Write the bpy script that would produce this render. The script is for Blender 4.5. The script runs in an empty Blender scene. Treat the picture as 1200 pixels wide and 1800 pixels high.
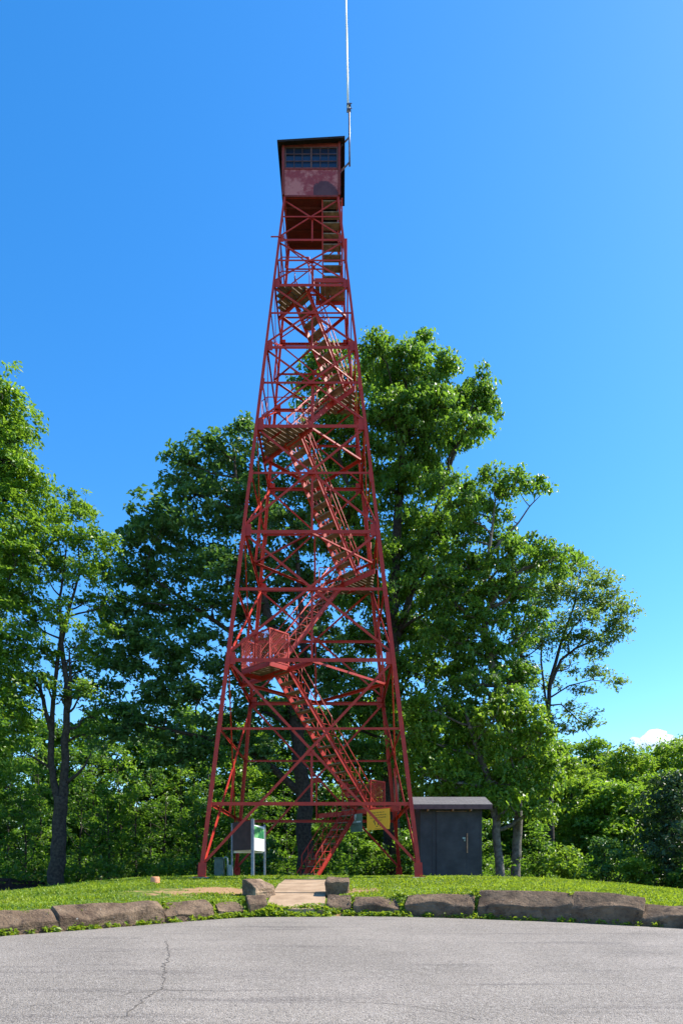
import bpy, math, random
import numpy as np
from mathutils import Vector, Matrix

# ------------------------------------------------------------------ camera, world, sun
sc = bpy.context.scene
COL = sc.collection
F, HY = 1171.0, 1545.6                     # focal length and horizon of the photograph, in its own pixels (1200 x 1800)
cam = bpy.data.cameras.new("camera"); camo = bpy.data.objects.new("camera", cam); COL.objects.link(camo)
cam.sensor_fit = 'AUTO'; cam.sensor_width = 36.0; cam.lens = 36.0 * F / 1800.0
cam.shift_y = (HY - 900.0) / 1800.0
cam.clip_start = 0.1; cam.clip_end = 20000
camo.location = (0, 0, 0); camo.rotation_euler = (math.radians(90), 0, 0)
sc.camera = camo

SUN_EL, SUN_AZ = math.radians(50), math.radians(77)     # azimuth measured from +Y towards +X
w = bpy.data.worlds.new("World"); sc.world = w; w.use_nodes = True
nt = w.node_tree; nt.nodes.clear()
sky = nt.nodes.new("ShaderNodeTexSky"); sky.sky_type = 'NISHITA'; sky.sun_disc = False
sky.sun_elevation = SUN_EL; sky.sun_rotation = SUN_AZ
sky.air_density = 1.0; sky.dust_density = 0.35; sky.ozone_density = 3.0
hs = nt.nodes.new("ShaderNodeHueSaturation"); hs.inputs['Saturation'].default_value = 1.35
bg = nt.nodes.new("ShaderNodeBackground"); bg.inputs['Strength'].default_value = 0.15
wo = nt.nodes.new("ShaderNodeOutputWorld")
nt.links.new(sky.outputs[0], hs.inputs['Color']); nt.links.new(hs.outputs[0], bg.inputs[0]); nt.links.new(bg.outputs[0], wo.inputs[0])
sl = bpy.data.lights.new("sun", 'SUN'); sl.energy = 5.0; sl.angle = math.radians(0.55); sl.color = (1.0, 0.93, 0.82)
slo = bpy.data.objects.new("sun", sl); COL.objects.link(slo)
sd = Vector((math.sin(SUN_AZ) * math.cos(SUN_EL), math.cos(SUN_AZ) * math.cos(SUN_EL), math.sin(SUN_EL)))
slo.rotation_euler = (-sd).to_track_quat('-Z', 'Y').to_euler()
sc.view_settings.view_transform = 'Standard'; sc.view_settings.look = 'None'
sc.view_settings.exposure = 1.05; sc.view_settings.gamma = 1.0
sc.render.engine = 'CYCLES'
sc.cycles.max_bounces = 8; sc.cycles.transparent_max_bounces = 16; sc.cycles.volume_bounces = 6
sc.cycles.use_denoising = True

R = random.Random(7)

def at(x, y, Y):
    """photo pixel + distance -> world point"""
    return np.array([(x - 600.0) / F * Y, Y, (HY - y) / F * Y])

# ------------------------------------------------------------------ materials
MATS = {}
def nodes(name):
    m = bpy.data.materials.new(name); m.use_nodes = True
    n = m.node_tree; b = n.nodes["Principled BSDF"]
    return m, n, b
def mixcol(n, fac, a, b):
    x = n.nodes.new("ShaderNodeMix"); x.data_type = 'RGBA'
    if hasattr(fac, 'links'): n.links.new(fac, x.inputs[0])
    else: x.inputs[0].default_value = fac
    for k, c in ((6, a), (7, b)):
        if hasattr(c, 'links'): n.links.new(c, x.inputs[k])
        else: x.inputs[k].default_value = (*c, 1)
    return x.outputs[2]
def noise(n, scale, detail=4, rough=0.55, vec=None, dist=0.0):
    t = n.nodes.new("ShaderNodeTexNoise"); t.inputs['Scale'].default_value = scale
    t.inputs['Detail'].default_value = detail; t.inputs['Roughness'].default_value = rough
    t.inputs['Distortion'].default_value = dist
    if vec is None:
        g = n.nodes.new("ShaderNodeNewGeometry"); vec = g.outputs['Position']
    n.links.new(vec, t.inputs['Vector'])
    return t.outputs['Fac']
def ramp(n, src, p0, p1, c0=0.0, c1=1.0):
    r = n.nodes.new("ShaderNodeMapRange"); r.clamp = True
    r.inputs[1].default_value = p0; r.inputs[2].default_value = p1; r.inputs[3].default_value = c0; r.inputs[4].default_value = c1
    n.links.new(src, r.inputs[0]); return r.outputs[0]
def bump(n, b, h, dist, strength=1.0):
    x = n.nodes.new("ShaderNodeBump"); x.inputs['Distance'].default_value = dist; x.inputs['Strength'].default_value = strength
    n.links.new(h, x.inputs['Height']); n.links.new(x.outputs[0], b.inputs['Normal'])
def mathn(n, op, a, b=None):
    x = n.nodes.new("ShaderNodeMath"); x.operation = op
    for k, c in ((0, a), (1, b)):
        if c is None: continue
        if hasattr(c, 'links'): n.links.new(c, x.inputs[k])
        else: x.inputs[k].default_value = c
    return x.outputs[0]
def pos_xyz(n):
    g = n.nodes.new("ShaderNodeNewGeometry"); s = n.nodes.new("ShaderNodeSeparateXYZ")
    n.links.new(g.outputs['Position'], s.inputs[0]); return s.outputs

def mat_plain(name, c1, c2, scale=6, rough=0.7, bmp=0.0, spec=0.3, metal=0.0, lo=0.35, hi=0.65):
    m, n, b = nodes(name)
    f = ramp(n, noise(n, scale), lo, hi)
    n.links.new(mixcol(n, f, c1, c2), b.inputs['Base Color'])
    b.inputs['Roughness'].default_value = rough; b.inputs['Specular IOR Level'].default_value = spec; b.inputs['Metallic'].default_value = metal
    if bmp: bump(n, b, noise(n, scale * 6), bmp)
    MATS[name] = m; return m

def mat_red():
    m, n, b = nodes("red_paint")
    f = ramp(n, noise(n, 3.0, 5), 0.35, 0.7)
    c = mixcol(n, f, (0.44, 0.036, 0.021), (0.33, 0.025, 0.019))
    f2 = ramp(n, noise(n, 11.0, 6, 0.7), 0.63, 0.76, 0.0, 0.55)
    c = mixcol(n, f2, c, (0.42, 0.10, 0.07))                     # chalky worn patches
    f3 = ramp(n, noise(n, 23.0, 5, 0.7), 0.66, 0.74, 0.0, 0.75)
    c = mixcol(n, f3, c, (0.13, 0.035, 0.02))                    # rust specks
    n.links.new(c, b.inputs['Base Color'])
    b.inputs['Roughness'].default_value = 0.5; b.inputs['Specular IOR Level'].default_value = 0.28
    bump(n, b, noise(n, 30), 0.004)
    MATS["red"] = m
mat_red()

def mat_leaf(name, dark, light, trans, yellow=None, tf=0.36, rough=0.42):
    m, n, b = nodes(name)
    a = n.nodes.new("ShaderNodeAttribute"); a.attribute_name = "tint"
    c = mixcol(n, a.outputs['Fac'], dark, light)
    if yellow:
        f = ramp(n, noise(n, 0.55, 3), 0.56, 0.72, 0.0, 0.55)
        c = mixcol(n, f, c, yellow)
    n.links.new(c, b.inputs['Base Color'])
    b.inputs['Roughness'].default_value = rough; b.inputs['Specular IOR Level'].default_value = 0.36
    t = n.nodes.new("ShaderNodeBsdfTranslucent")
    tc = mixcol(n, a.outputs['Fac'], tuple(v * 0.75 for v in trans), trans)
    n.links.new(tc, t.inputs['Color'])
    mx = n.nodes.new("ShaderNodeMixShader"); mx.inputs[0].default_value = tf
    out = [x for x in n.nodes if x.type == 'OUTPUT_MATERIAL'][0]
    n.links.new(b.outputs[0], mx.inputs[1]); n.links.new(t.outputs[0], mx.inputs[2]); n.links.new(mx.outputs[0], out.inputs[0])
    MATS[name] = m; return m
mat_leaf("leaf_maple", (0.026, 0.080, 0.028), (0.095, 0.205, 0.060), (0.20, 0.40, 0.05), tf=0.32)
mat_leaf("leaf_green", (0.036, 0.098, 0.014), (0.125, 0.245, 0.026), (0.36, 0.60, 0.035), (0.16, 0.25, 0.02), tf=0.40)
mat_leaf("leaf_oak", (0.030, 0.085, 0.018), (0.110, 0.220, 0.032), (0.30, 0.54, 0.04), (0.15, 0.24, 0.02), tf=0.38)
mat_leaf("leaf_bright", (0.045, 0.110, 0.016), (0.130, 0.245, 0.025), (0.38, 0.60, 0.04), (0.18, 0.25, 0.02), tf=0.40)
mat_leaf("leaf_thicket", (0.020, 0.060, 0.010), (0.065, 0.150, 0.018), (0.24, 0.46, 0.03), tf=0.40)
mat_leaf("leaf_sparse", (0.050, 0.100, 0.025), (0.105, 0.170, 0.040), (0.32, 0.48, 0.06), tf=0.45)
mat_leaf("leaf_needle", (0.018, 0.048, 0.018), (0.040, 0.090, 0.030), (0.08, 0.16, 0.03), tf=0.2)
mat_leaf("grass_blade", (0.050, 0.120, 0.008), (0.235, 0.330, 0.020), (0.46, 0.60, 0.03), (0.30, 0.30, 0.04), tf=0.38, rough=0.5)

mat_plain("bark", (0.026, 0.021, 0.018), (0.068, 0.057, 0.048), 9, 0.9, 0.03)
mat_plain("bark_grey", (0.07, 0.062, 0.055), (0.18, 0.165, 0.15), 7, 0.9, 0.02)
mat_plain("concrete", (0.25, 0.170, 0.105), (0.36, 0.255, 0.165), 2.2, 0.9, 0.006)
mat_plain("pad_concrete", (0.16, 0.14, 0.12), (0.28, 0.25, 0.21), 5, 0.9, 0.01)
mat_plain("wood_deck", (0.12, 0.080, 0.055), (0.25, 0.185, 0.13), 5, 0.85, 0.006)
mat_plain("shed_board", (0.026, 0.026, 0.032), (0.045, 0.044, 0.053), 2.2, 0.7, 0.004)
mat_plain("shed_trim", (0.085, 0.042, 0.046), (0.12, 0.062, 0.066), 6, 0.7, 0.004)
mat_plain("roof_dark", (0.010, 0.006, 0.006), (0.028, 0.014, 0.013), 5, 0.8, 0.004)
mat_plain("floor_dark", (0.07, 0.010, 0.010), (0.11, 0.016, 0.014), 4, 0.8)
mat_plain("cab_trim", (0.15, 0.022, 0.022), (0.22, 0.035, 0.032), 6, 0.7)
mat_plain("grey_post", (0.17, 0.19, 0.23), (0.26, 0.28, 0.33), 8, 0.55, 0.002)
mat_plain("brown_panel", (0.040, 0.020, 0.019), (0.062, 0.032, 0.030), 5, 0.7, 0.002)
mat_plain("white_print", (0.72, 0.74, 0.78), (0.80, 0.81, 0.83), 3, 0.35)
mat_plain("green_print", (0.10, 0.32, 0.12), (0.16, 0.42, 0.16), 4, 0.4)
mat_plain("dark_green_print", (0.02, 0.12, 0.05), (0.03, 0.18, 0.08), 6, 0.4)
mat_plain("yellow_sign", (0.95, 0.42, 0.012), (0.95, 0.49, 0.02), 5, 0.45, lo=0.3, hi=0.7)
mat_plain("sign_black", (0.012, 0.010, 0.008), (0.03, 0.025, 0.02), 20, 0.6)
mat_plain("sign_green", (0.07, 0.13, 0.10), (0.11, 0.17, 0.13), 6, 0.5)
mat_plain("sign_white", (0.42, 0.50, 0.48), (0.55, 0.62, 0.60), 14, 0.5)
mat_plain("utility_green", (0.05, 0.085, 0.075), (0.08, 0.12, 0.105), 6, 0.5)
mat_plain("conduit_grey", (0.20, 0.26, 0.25), (0.28, 0.33, 0.32), 6, 0.45)
mat_plain("clay_orange", (0.50, 0.20, 0.10), (0.66, 0.30, 0.16), 9, 0.8, 0.01)
mat_plain("rail_wood", (0.022, 0.015, 0.014), (0.050, 0.034, 0.030), 5, 0.8, 0.008)
mat_plain("antenna_white", (0.70, 0.71, 0.72), (0.80, 0.80, 0.80), 3, 0.35)
mat_plain("antenna_steel", (0.10, 0.08, 0.10), (0.20, 0.17, 0.19), 8, 0.4, metal=0.4)
mat_plain("hasp_wood", (0.24, 0.13, 0.08), (0.36, 0.20, 0.13), 10, 0.8)
mat_plain("crack_tar", (0.075, 0.066, 0.058), (0.13, 0.115, 0.10), 15, 0.95)
mat_plain("cloud_white", (0.88, 0.88, 0.88), (0.9, 0.9, 0.9), 0.01, 1.0, spec=0.0)

def mat_rock(name, g):
    m, n, b = nodes("sandstone")
    c = mixcol(n, ramp(n, noise(n, 2.2, 6, 0.65), 0.35, 0.68), tuple(v * g for v in (0.085, 0.056, 0.040)), tuple(v * g for v in (0.29, 0.205, 0.135)))
    oi = n.nodes.new('ShaderNodeObjectInfo'); c = mixcol(n, ramp(n, oi.outputs['Random'], 0, 1, 0, 0.4), c, tuple(v * g for v in (0.18, 0.125, 0.080)))
    c = mixcol(n, ramp(n, noise(n, 7, 5), 0.56, 0.70, 0, 0.75), c, tuple(v * g for v in (0.045, 0.034, 0.030)))
    c = mixcol(n, ramp(n, noise(n, 16, 3), 0.68, 0.74, 0, 0.8), c, (0.30, 0.29, 0.26))    # lichen
    n.links.new(c, b.inputs['Base Color']); b.inputs['Roughness'].default_value = 0.95; b.inputs['Specular IOR Level'].default_value = 0.15
    h = mathn(n, 'ADD', noise(n, 9, 6, 0.7), mathn(n, 'MULTIPLY', noise(n, 45, 3), 0.3))
    bump(n, b, h, 0.11)
    MATS[name] = m
mat_rock("rock", 1.0); mat_rock("rock_pale", 1.5)

def mat_road():
    m, n, b = nodes("asphalt")
    c = mixcol(n, ramp(n, noise(n, 0.55, 4), 0.35, 0.65), (0.172, 0.152, 0.130), (0.226, 0.200, 0.172))
    # long wear streaks running across the turning circle
    mp = n.nodes.new("ShaderNodeMapping"); mp.inputs['Scale'].default_value = (0.35, 2.6, 1.0)
    g = n.nodes.new("ShaderNodeNewGeometry"); n.links.new(g.outputs['Position'], mp.inputs['Vector'])
    c = mixcol(n, ramp(n, noise(n, 1.0, 5, 0.6, mp.outputs[0]), 0.54, 0.70, 0, 0.65), c, (0.085, 0.074, 0.067))
    c = mixcol(n, ramp(n, noise(n, 0.23, 5, 0.6), 0.52, 0.66, 0, 0.35), c, (0.30, 0.265, 0.235))
    c = mixcol(n, ramp(n, noise(n, 0.9, 3, 0.5), 0.72, 0.76, 0, 0.4), c, (0.07, 0.062, 0.058))
    # stone chips
    v = n.nodes.new("ShaderNodeTexVoronoi"); v.inputs['Scale'].default_value = 62
    n.links.new(g.outputs['Position'], v.inputs['Vector'])
    vs = n.nodes.new("ShaderNodeSeparateColor"); n.links.new(v.outputs['Color'], vs.inputs[0])
    c = mixcol(n, ramp(n, vs.outputs[0], 0.55, 1.0, 0, 0.6), c, (0.40, 0.365, 0.33))
    c = mixcol(n, ramp(n, vs.outputs[1], 0.66, 1.0, 0, 0.8), c, (0.075, 0.068, 0.064))
    n.links.new(c, b.inputs['Base Color']); b.inputs['Roughness'].default_value = 0.9; b.inputs['Specular IOR Level'].default_value = 0.25
    bump(n, b, mathn(n, 'SUBTRACT', 1.0, v.outputs['Distance']), 0.012, 0.9)
    MATS["road"] = m
mat_road()

def mat_ground():
    m, n, b = nodes("lawn_soil")
    x, y, z = pos_xyz(n)
    g = mixcol(n, ramp(n, noise(n, 1.3, 5), 0.35, 0.65), (0.055, 0.095, 0.014), (0.115, 0.165, 0.024))
    g = mixcol(n, ramp(n, noise(n, 9, 3), 0.5, 0.7, 0, 0.5), g, (0.15, 0.16, 0.045))
    dirt = mixcol(n, noise(n, 5, 5), (0.24, 0.145, 0.075), (0.36, 0.23, 0.125))
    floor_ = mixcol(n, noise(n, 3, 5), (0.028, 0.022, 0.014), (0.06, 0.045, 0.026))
    a = n.nodes.new("ShaderNodeAttribute"); a.attribute_name = "bare"
    f = ramp(n, mathn(n, 'ADD', a.outputs['Fac'], mathn(n, 'MULTIPLY', mathn(n, 'SUBTRACT', noise(n, 2.6, 5, 0.65), 0.5), 1.5)), 0.40, 0.62)
    c = mixcol(n, f, g, dirt)
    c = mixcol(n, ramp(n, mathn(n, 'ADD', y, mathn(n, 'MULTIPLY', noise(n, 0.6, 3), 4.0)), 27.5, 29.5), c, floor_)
    n.links.new(c, b.inputs['Base Color']); b.inputs['Roughness'].default_value = 0.95; b.inputs['Specular IOR Level'].default_value = 0.1
    bump(n, b, noise(n, 25, 4), 0.03)
    MATS["ground"] = m
mat_ground()

def mat_shingle():
    m, n, b = nodes("shingle")
    g = n.nodes.new("ShaderNodeNewGeometry")
    br = n.nodes.new("ShaderNodeTexBrick"); br.inputs['Scale'].default_value = 1.0
    br.inputs['Brick Width'].default_value = 0.3; br.inputs['Row Height'].default_value = 0.14; br.inputs['Mortar Size'].default_value = 0.008
    br.inputs['Color1'].default_value = (0.07, 0.066, 0.07, 1); br.inputs['Color2'].default_value = (0.10, 0.094, 0.096, 1); br.inputs['Mortar'].default_value = (0.03, 0.03, 0.03, 1)
    n.links.new(g.outputs['Position'], br.inputs['Vector'])
    c = mixcol(n, ramp(n, noise(n, 30, 3), 0.4, 0.7, 0, 0.4), br.outputs['Color'], (0.20, 0.185, 0.18))
    n.links.new(c, b.inputs['Base Color']); b.inputs['Roughness'].default_value = 0.95
    MATS["shingle"] = m
mat_shingle()

def mat_cab():
    # faded, peeling red panel: chalky pink where the top coat has gone, one dark stained arch-shaped patch
    m, n, b = nodes("cab_panel")
    c = mixcol(n, ramp(n, noise(n, 1.7, 5, 0.6), 0.44, 0.54), (0.26, 0.032, 0.040), (0.44, 0.14, 0.135))
    c = mixcol(n, ramp(n, noise(n, 9, 5, 0.7), 0.58, 0.70, 0, 0.6), c, (0.55, 0.30, 0.25))
    x, y, z = pos_xyz(n)
    nz = mathn(n, 'MULTIPLY', mathn(n, 'SUBTRACT', noise(n, 5, 5, 0.7), 0.5), 1.3)
    dx = mathn(n, 'DIVIDE', mathn(n, 'ADD', x, 0.62), 0.50); dz = mathn(n, 'DIVIDE', mathn(n, 'SUBTRACT', z, 24.44), 0.50)
    d = mathn(n, 'ADD', mathn(n, 'ADD', mathn(n, 'MULTIPLY', dx, dx), mathn(n, 'MULTIPLY', dz, dz)), nz)
    f = ramp(n, d, 0.90, 1.06, 0.9, 0)
    f = mathn(n, 'MULTIPLY', f, mathn(n, 'GREATER_THAN', x, -1.0))
    c = mixcol(n, f, c, (0.060, 0.020, 0.030))
    n.links.new(c, b.inputs['Base Color']); b.inputs['Roughness'].default_value = 0.7
    MATS["cab_panel"] = m
mat_cab()
def mat_glass():
    m, n, b = nodes("window_glass")
    b.inputs['Base Color'].default_value = (0.012, 0.020, 0.050, 1); b.inputs['Roughness'].default_value = 0.12
    b.inputs['Specular IOR Level'].default_value = 0.5
    n.links.new(mixcol(n, noise(n, 3), (0.008, 0.014, 0.035), (0.022, 0.034, 0.075)), b.inputs['Base Color'])
    MATS["glass"] = m
mat_glass()

# ------------------------------------------------------------------ object helpers
def tag(o, label=None, cat=None, group=None, kind=None):
    if label: o["label"] = label
    if cat: o["category"] = cat
    if group: o["group"] = group
    if kind: o["kind"] = kind
    return o
def link(o, parent=None):
    COL.objects.link(o)
    if parent is not None:
        o.parent = parent
        o.matrix_parent_inverse = WORLD[parent.name].inverted()
    WORLD[o.name] = Matrix.Translation(o.location)
    return o
WORLD = {}
def empty(name, loc, label, cat, group=None):
    o = bpy.data.objects.new(name, None); o.empty_display_size = 0.3; o.location = Vector([float(v) for v in loc])
    link(o); return tag(o, label, cat, group)

class MB:
    """collects simple solids, builds one mesh object (vertices are in world space)"""
    def __init__(s): s.v = []; s.f = []; s.sm = []
    def quadbox(s, c, ax, ay, az, hx, hy, hz):
        c = Vector(c); ax = Vector(ax) * hx; ay = Vector(ay) * hy; az = Vector(az) * hz
        n = len(s.v)
        for i in (-1, 1):
            for j in (-1, 1):
                for k in (-1, 1): s.v.append(tuple(c + ax * i + ay * j + az * k))
        for f in ((0, 1, 3, 2), (4, 6, 7, 5), (0, 4, 5, 1), (2, 3, 7, 6), (0, 2, 6, 4), (1, 5, 7, 3)):
            s.f.append(tuple(n + q for q in f)); s.sm.append(False)
    def box(s, x0, x1, y0, y1, z0, z1):
        s.quadbox(((x0 + x1) / 2, (y0 + y1) / 2, (z0 + z1) / 2), (1, 0, 0), (0, 1, 0), (0, 0, 1), abs(x1 - x0) / 2, abs(y1 - y0) / 2, abs(z1 - z0) / 2)
    def plate(s, p, q, d1, off0, off1, d2, t0, t1):
        """plate along p->q: spans off0..off1 along d1 and t0..t1 along d2"""
        p = Vector(p); q = Vector(q); a = (q - p); L = a.length; a.normalize()
        d1 = Vector(d1); d1 = (d1 - a * d1.dot(a)).normalized()
        d2 = Vector(d2); d2 = (d2 - a * d2.dot(a)); d2 = (d2 - d1 * d2.dot(d1)).normalized()
        c = (p + q) / 2 + d1 * (off0 + off1) / 2 + d2 * (t0 + t1) / 2
        s.quadbox(c, a, d1, d2, L / 2, abs(off1 - off0) / 2, abs(t1 - t0) / 2)
    def angle(s, p, q, d1, d2, a, t, o2=0.0, b=None):
        s.plate(p, q, d1, 0, a, d2, o2, o2 + t)
        s.plate(p, q, d1, 0, t, d2, o2 + t, o2 + (a if b is None else b))
    def tube(s, pts, rad, n=8, cap=True):
        pts = [Vector(p) for p in pts]
        if not hasattr(rad, '__len__'): rad = [rad] * len(pts)
        base = len(s.v); prev = None
        for i, p in enumerate(pts):
            if i == 0: d = pts[1] - p
            elif i == len(pts) - 1: d = p - pts[i - 1]
            else: d = (pts[i + 1] - pts[i - 1])
            d.normalize()
            if prev is None:
                u = d.cross(Vector((0.31, 0.95, 0.1)));
                if u.length < 0.1: u = d.cross(Vector((1, 0, 0)))
            else: u = prev - d * prev.dot(d)
            u.normalize(); prev = u; vv = d.cross(u)
            for k in range(n):
                a = 2 * math.pi * k / n
                s.v.append(tuple(p + (u * math.cos(a) + vv * math.sin(a)) * rad[i]))
        for i in range(len(pts) - 1):
            for k in range(n):
                a = base + i * n + k; b = base + i * n + (k + 1) % n
                s.f.append((a, b, b + n, a + n)); s.sm.append(True)
        if cap:
            s.f.append(tuple(base + k for k in range(n))[::-1]); s.sm.append(False)
            s.f.append(tuple(base + (len(pts) - 1) * n + k for k in range(n))); s.sm.append(False)
    def poly(s, pts, d, t):
        """prism: polygon pts pushed by t along d"""
        n = len(s.v); k = len(pts); d = Vector(d).normalized() * t
        for p in pts: s.v.append(tuple(Vector(p)))
        for p in pts: s.v.append(tuple(Vector(p) + d))
        s.f.append(tuple(range(n, n + k))[::-1]); s.f.append(tuple(range(n + k, n + 2 * k))); s.sm += [False, False]
        for i in range(k):
            j = (i + 1) % k
            s.f.append((n + i, n + j, n + k + j, n + k + i)); s.sm.append(False)
    def build(s, name, mat, parent=None, origin=None, bevel=0):
        me = bpy.data.meshes.new(name)
        if origin is None and parent is None: origin = np.array(s.v).mean(0)
        if origin is None: origin = WORLD[parent.name].translation
        ov = Vector([float(q) for q in origin])
        me.from_pydata([tuple(Vector(v) - ov) for v in s.v], [], s.f)
        me.polygons.foreach_set("use_smooth", s.sm)
        me.materials.append(MATS[mat] if isinstance(mat, str) else mat)
        me.validate(); me.update()
        o = bpy.data.objects.new(name, me); o.location = ov
        link(o, parent)
        if bevel:
            bm = o.modifiers.new("bevel", 'BEVEL'); bm.width = bevel; bm.segments = 2; bm.limit_method = 'ANGLE'
        return o

def np_mesh(name, V, Q, mat, parent=None, tint=None, attr="tint", smooth=False, origin=None):
    me = bpy.data.meshes.new(name)
    if origin is None: origin = WORLD[parent.name].translation if parent is not None else V.mean(0)
    origin = np.array(origin, float)
    k = Q.shape[1]
    me.vertices.add(len(V)); me.vertices.foreach_set("co", (V - origin).astype(np.float32).ravel())
    me.loops.add(Q.size); me.loops.foreach_set("vertex_index", Q.astype(np.int32).ravel())
    me.polygons.add(len(Q)); me.polygons.foreach_set("loop_start", (np.arange(len(Q)) * k).astype(np.int32))
    me.polygons.foreach_set("use_smooth", np.full(len(Q), smooth))
    if tint is not None:
        a = me.attributes.new(attr, 'FLOAT', 'POINT'); a.data.foreach_set("value", tint.astype(np.float32))
    me.materials.append(MATS[mat]); me.update(calc_edges=True)
    o = bpy.data.objects.new(name, me); o.location = Vector(origin.tolist()); link(o, parent); return o

# ------------------------------------------------------------------ terrain
def lerp_tab(x, tab): t = np.array(tab); return np.interp(x, t[:, 0], t[:, 1])
EDGE = [(-40, -8), (-14, 5.0), (-9, 10.2), (-6.3, 12.3), (-4.4, 13.9), (-3.2, 15.1), (-2.05, 15.9), (-0.8, 16.05), (0.6, 16.0), (2, 15.75), (3.27, 15.3), (5.0, 14.65), (6.9, 13.5), (9.5, 11.5), (14, 6), (40, -8)]
def smooth_edge(x):
    xs = np.asarray(x, float); return sum(lerp_tab(xs + d, EDGE) for d in (-0.6, -0.3, 0, 0.3, 0.6)) / 5
ZIN = [(-40, -1.3), (-14, -1.0), (-9, -0.80), (-7, -0.68), (-4.5, -0.60), (-2.2, -0.55), (-0.4, -0.50), (1, -0.44), (3.2, -0.33), (5, -0.38), (7, -0.60), (9, -0.75), (14, -1.0), (40, -1.3)]
CREST = [(-60, -1.8), (-17, -1.4), (-13.5, -0.95), (-11.3, -0.55), (-9.4, -0.24), (-7.5, -0.02), (-5.6, 0.07), (-4.2, 0.08), (2.7, 0.09), (4.5, 0.08), (5.6, 0.05), (7.5, -0.02), (9.4, -0.18), (11.3, -0.40), (13.5, -0.8), (18, -1.3), (60, -1.8)]
def road_z(y): return -1.6 + 0.045 * np.maximum(y, -6)
def sst(t): t = np.clip(t, 0, 1); return t * t * (3 - 2 * t)
def ground_z(x, y):
    x = np.asarray(x, float); y = np.asarray(y, float)
    e = smooth_edge(x); zin = lerp_tab(x, ZIN); cr = (lerp_tab(x - 0.5, CREST) + lerp_tab(x + 0.5, CREST) + lerp_tab(x, CREST)) / 3
    yc = 22.0
    t = np.clip((y - (e + 0.55)) / (yc - (e + 0.55)), 0, 1)
    z = zin + (cr - zin) * (0.55 * t + 0.45 * sst(t))
    back = cr - 0.02 * np.clip(y - 23.2, 0, 40) - 0.25 * sst((y - 27) / 6)
    z = np.where(y > yc, back, z)
    step = sst((y - (e + 0.10)) / 0.5)          # the bank behind the edging stones
    rz = road_z(y) - 0.03
    z = rz + (np.maximum(z, rz) - rz) * step
    # the path cut
    px = np.clip(1 - np.abs(x + 1.1) / 1.15, 0, 1); pz = path_z(y) - 0.05
    m = sst(px * 2.2) * sst((y - (e - 0.2)) / 0.4) * (y < 21.3)
    return z * (1 - m) + np.where(y < 21.3, pz, z) * m
def path_z(y): return np.interp(y, [15.9, 17.85, 17.9, 20.2, 22], [-0.735, -0.36, -0.34, -0.03, 0.03])
def bare_mask(x, y):
    e = smooth_edge(x)
    m = 0.95 * np.exp(-(((x + 2.9) / 1.1) ** 2 + ((y - 18.3) / 0.7) ** 2)) + 0.8 * np.exp(-(((x - 0.45) / 0.7) ** 2 + ((y - 18.1) / 0.9) ** 2))
    m = m + 0.4 * np.exp(-(((x + 4.0) / 1.4) ** 2 + ((y - 17.4) / 1.2) ** 2))
    m = m + 0.8 * np.exp(-((y - e - 0.12) / 0.13) ** 2) * (x < 2.0) + 0.25 * np.exp(-(((x + 6) / 2.5) ** 2 + ((y - 17.2) / 1.0) ** 2)) + 0.3 * np.exp(-(((x - 4) / 2.0) ** 2 + ((y - 17.5) / 1.0) ** 2)) + 0.5 * np.exp(-(((x + 1.1) / 0.8) ** 2 + ((y - 21.5) / 1.2) ** 2))
    return np.clip(m, 0, 1)

def grid(xs, ys, name, mat, zf, kind='structure', bare=False):
    X, Yg = np.meshgrid(xs, ys); Z = zf(X, Yg)
    V = np.stack([X, Yg, Z], -1).reshape(-1, 3); nx = len(xs); ny = len(ys)
    i, j = np.meshgrid(np.arange(nx - 1), np.arange(ny - 1)); a = (j * nx + i).ravel()
    Q = np.stack([a, a + 1, a + nx + 1, a + nx], 1)
    o = np_mesh(name, V, Q, mat, None, bare_mask(V[:, 0], V[:, 1]) if bare else None, "bare", True)
    tag(o, kind=kind); return o
xs = np.concatenate([np.linspace(-400, -41, 14), np.linspace(-40, -13, 28), np.arange(-12.8, 12.81, 0.14), np.linspace(13, 40, 28), np.linspace(41, 400, 14)])
ys = np.concatenate([np.linspace(-120, -8, 12), np.arange(-7, 9.6, 0.6), np.arange(9.8, 27, 0.13), np.linspace(27.2, 60, 34), np.linspace(64, 900, 20)])
grid(xs, ys, "ground", "ground", ground_z, bare=True)
# asphalt turning circle: a sheet whose far edge follows the kerb stones
exs = np.concatenate([np.linspace(-38, -10, 24), np.arange(-9.8, 10, 0.15), np.linspace(10.2, 38, 24)])
rng = np.random.default_rng(3)
ey = smooth_edge(exs) + rng.normal(0, 0.018, len(exs))
rows = 40; V = []
for k in range(rows):
    t = k / (rows - 1); yy = -14 + (ey + 14) * (t ** 0.8); V.append(np.stack([exs, yy, road_z(yy) + 0.012 - (0.02 if k == rows - 1 else 0)], -1))
V = np.array(V).reshape(-1, 3); nx = len(exs)
i, j = np.meshgrid(np.arange(nx - 1), np.arange(rows - 1)); a = (j * nx + i).ravel()
tag(np_mesh("road", V, np.stack([a, a + 1, a + nx + 1, a + nx], 1), "road", smooth=True), kind='structure')

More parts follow.
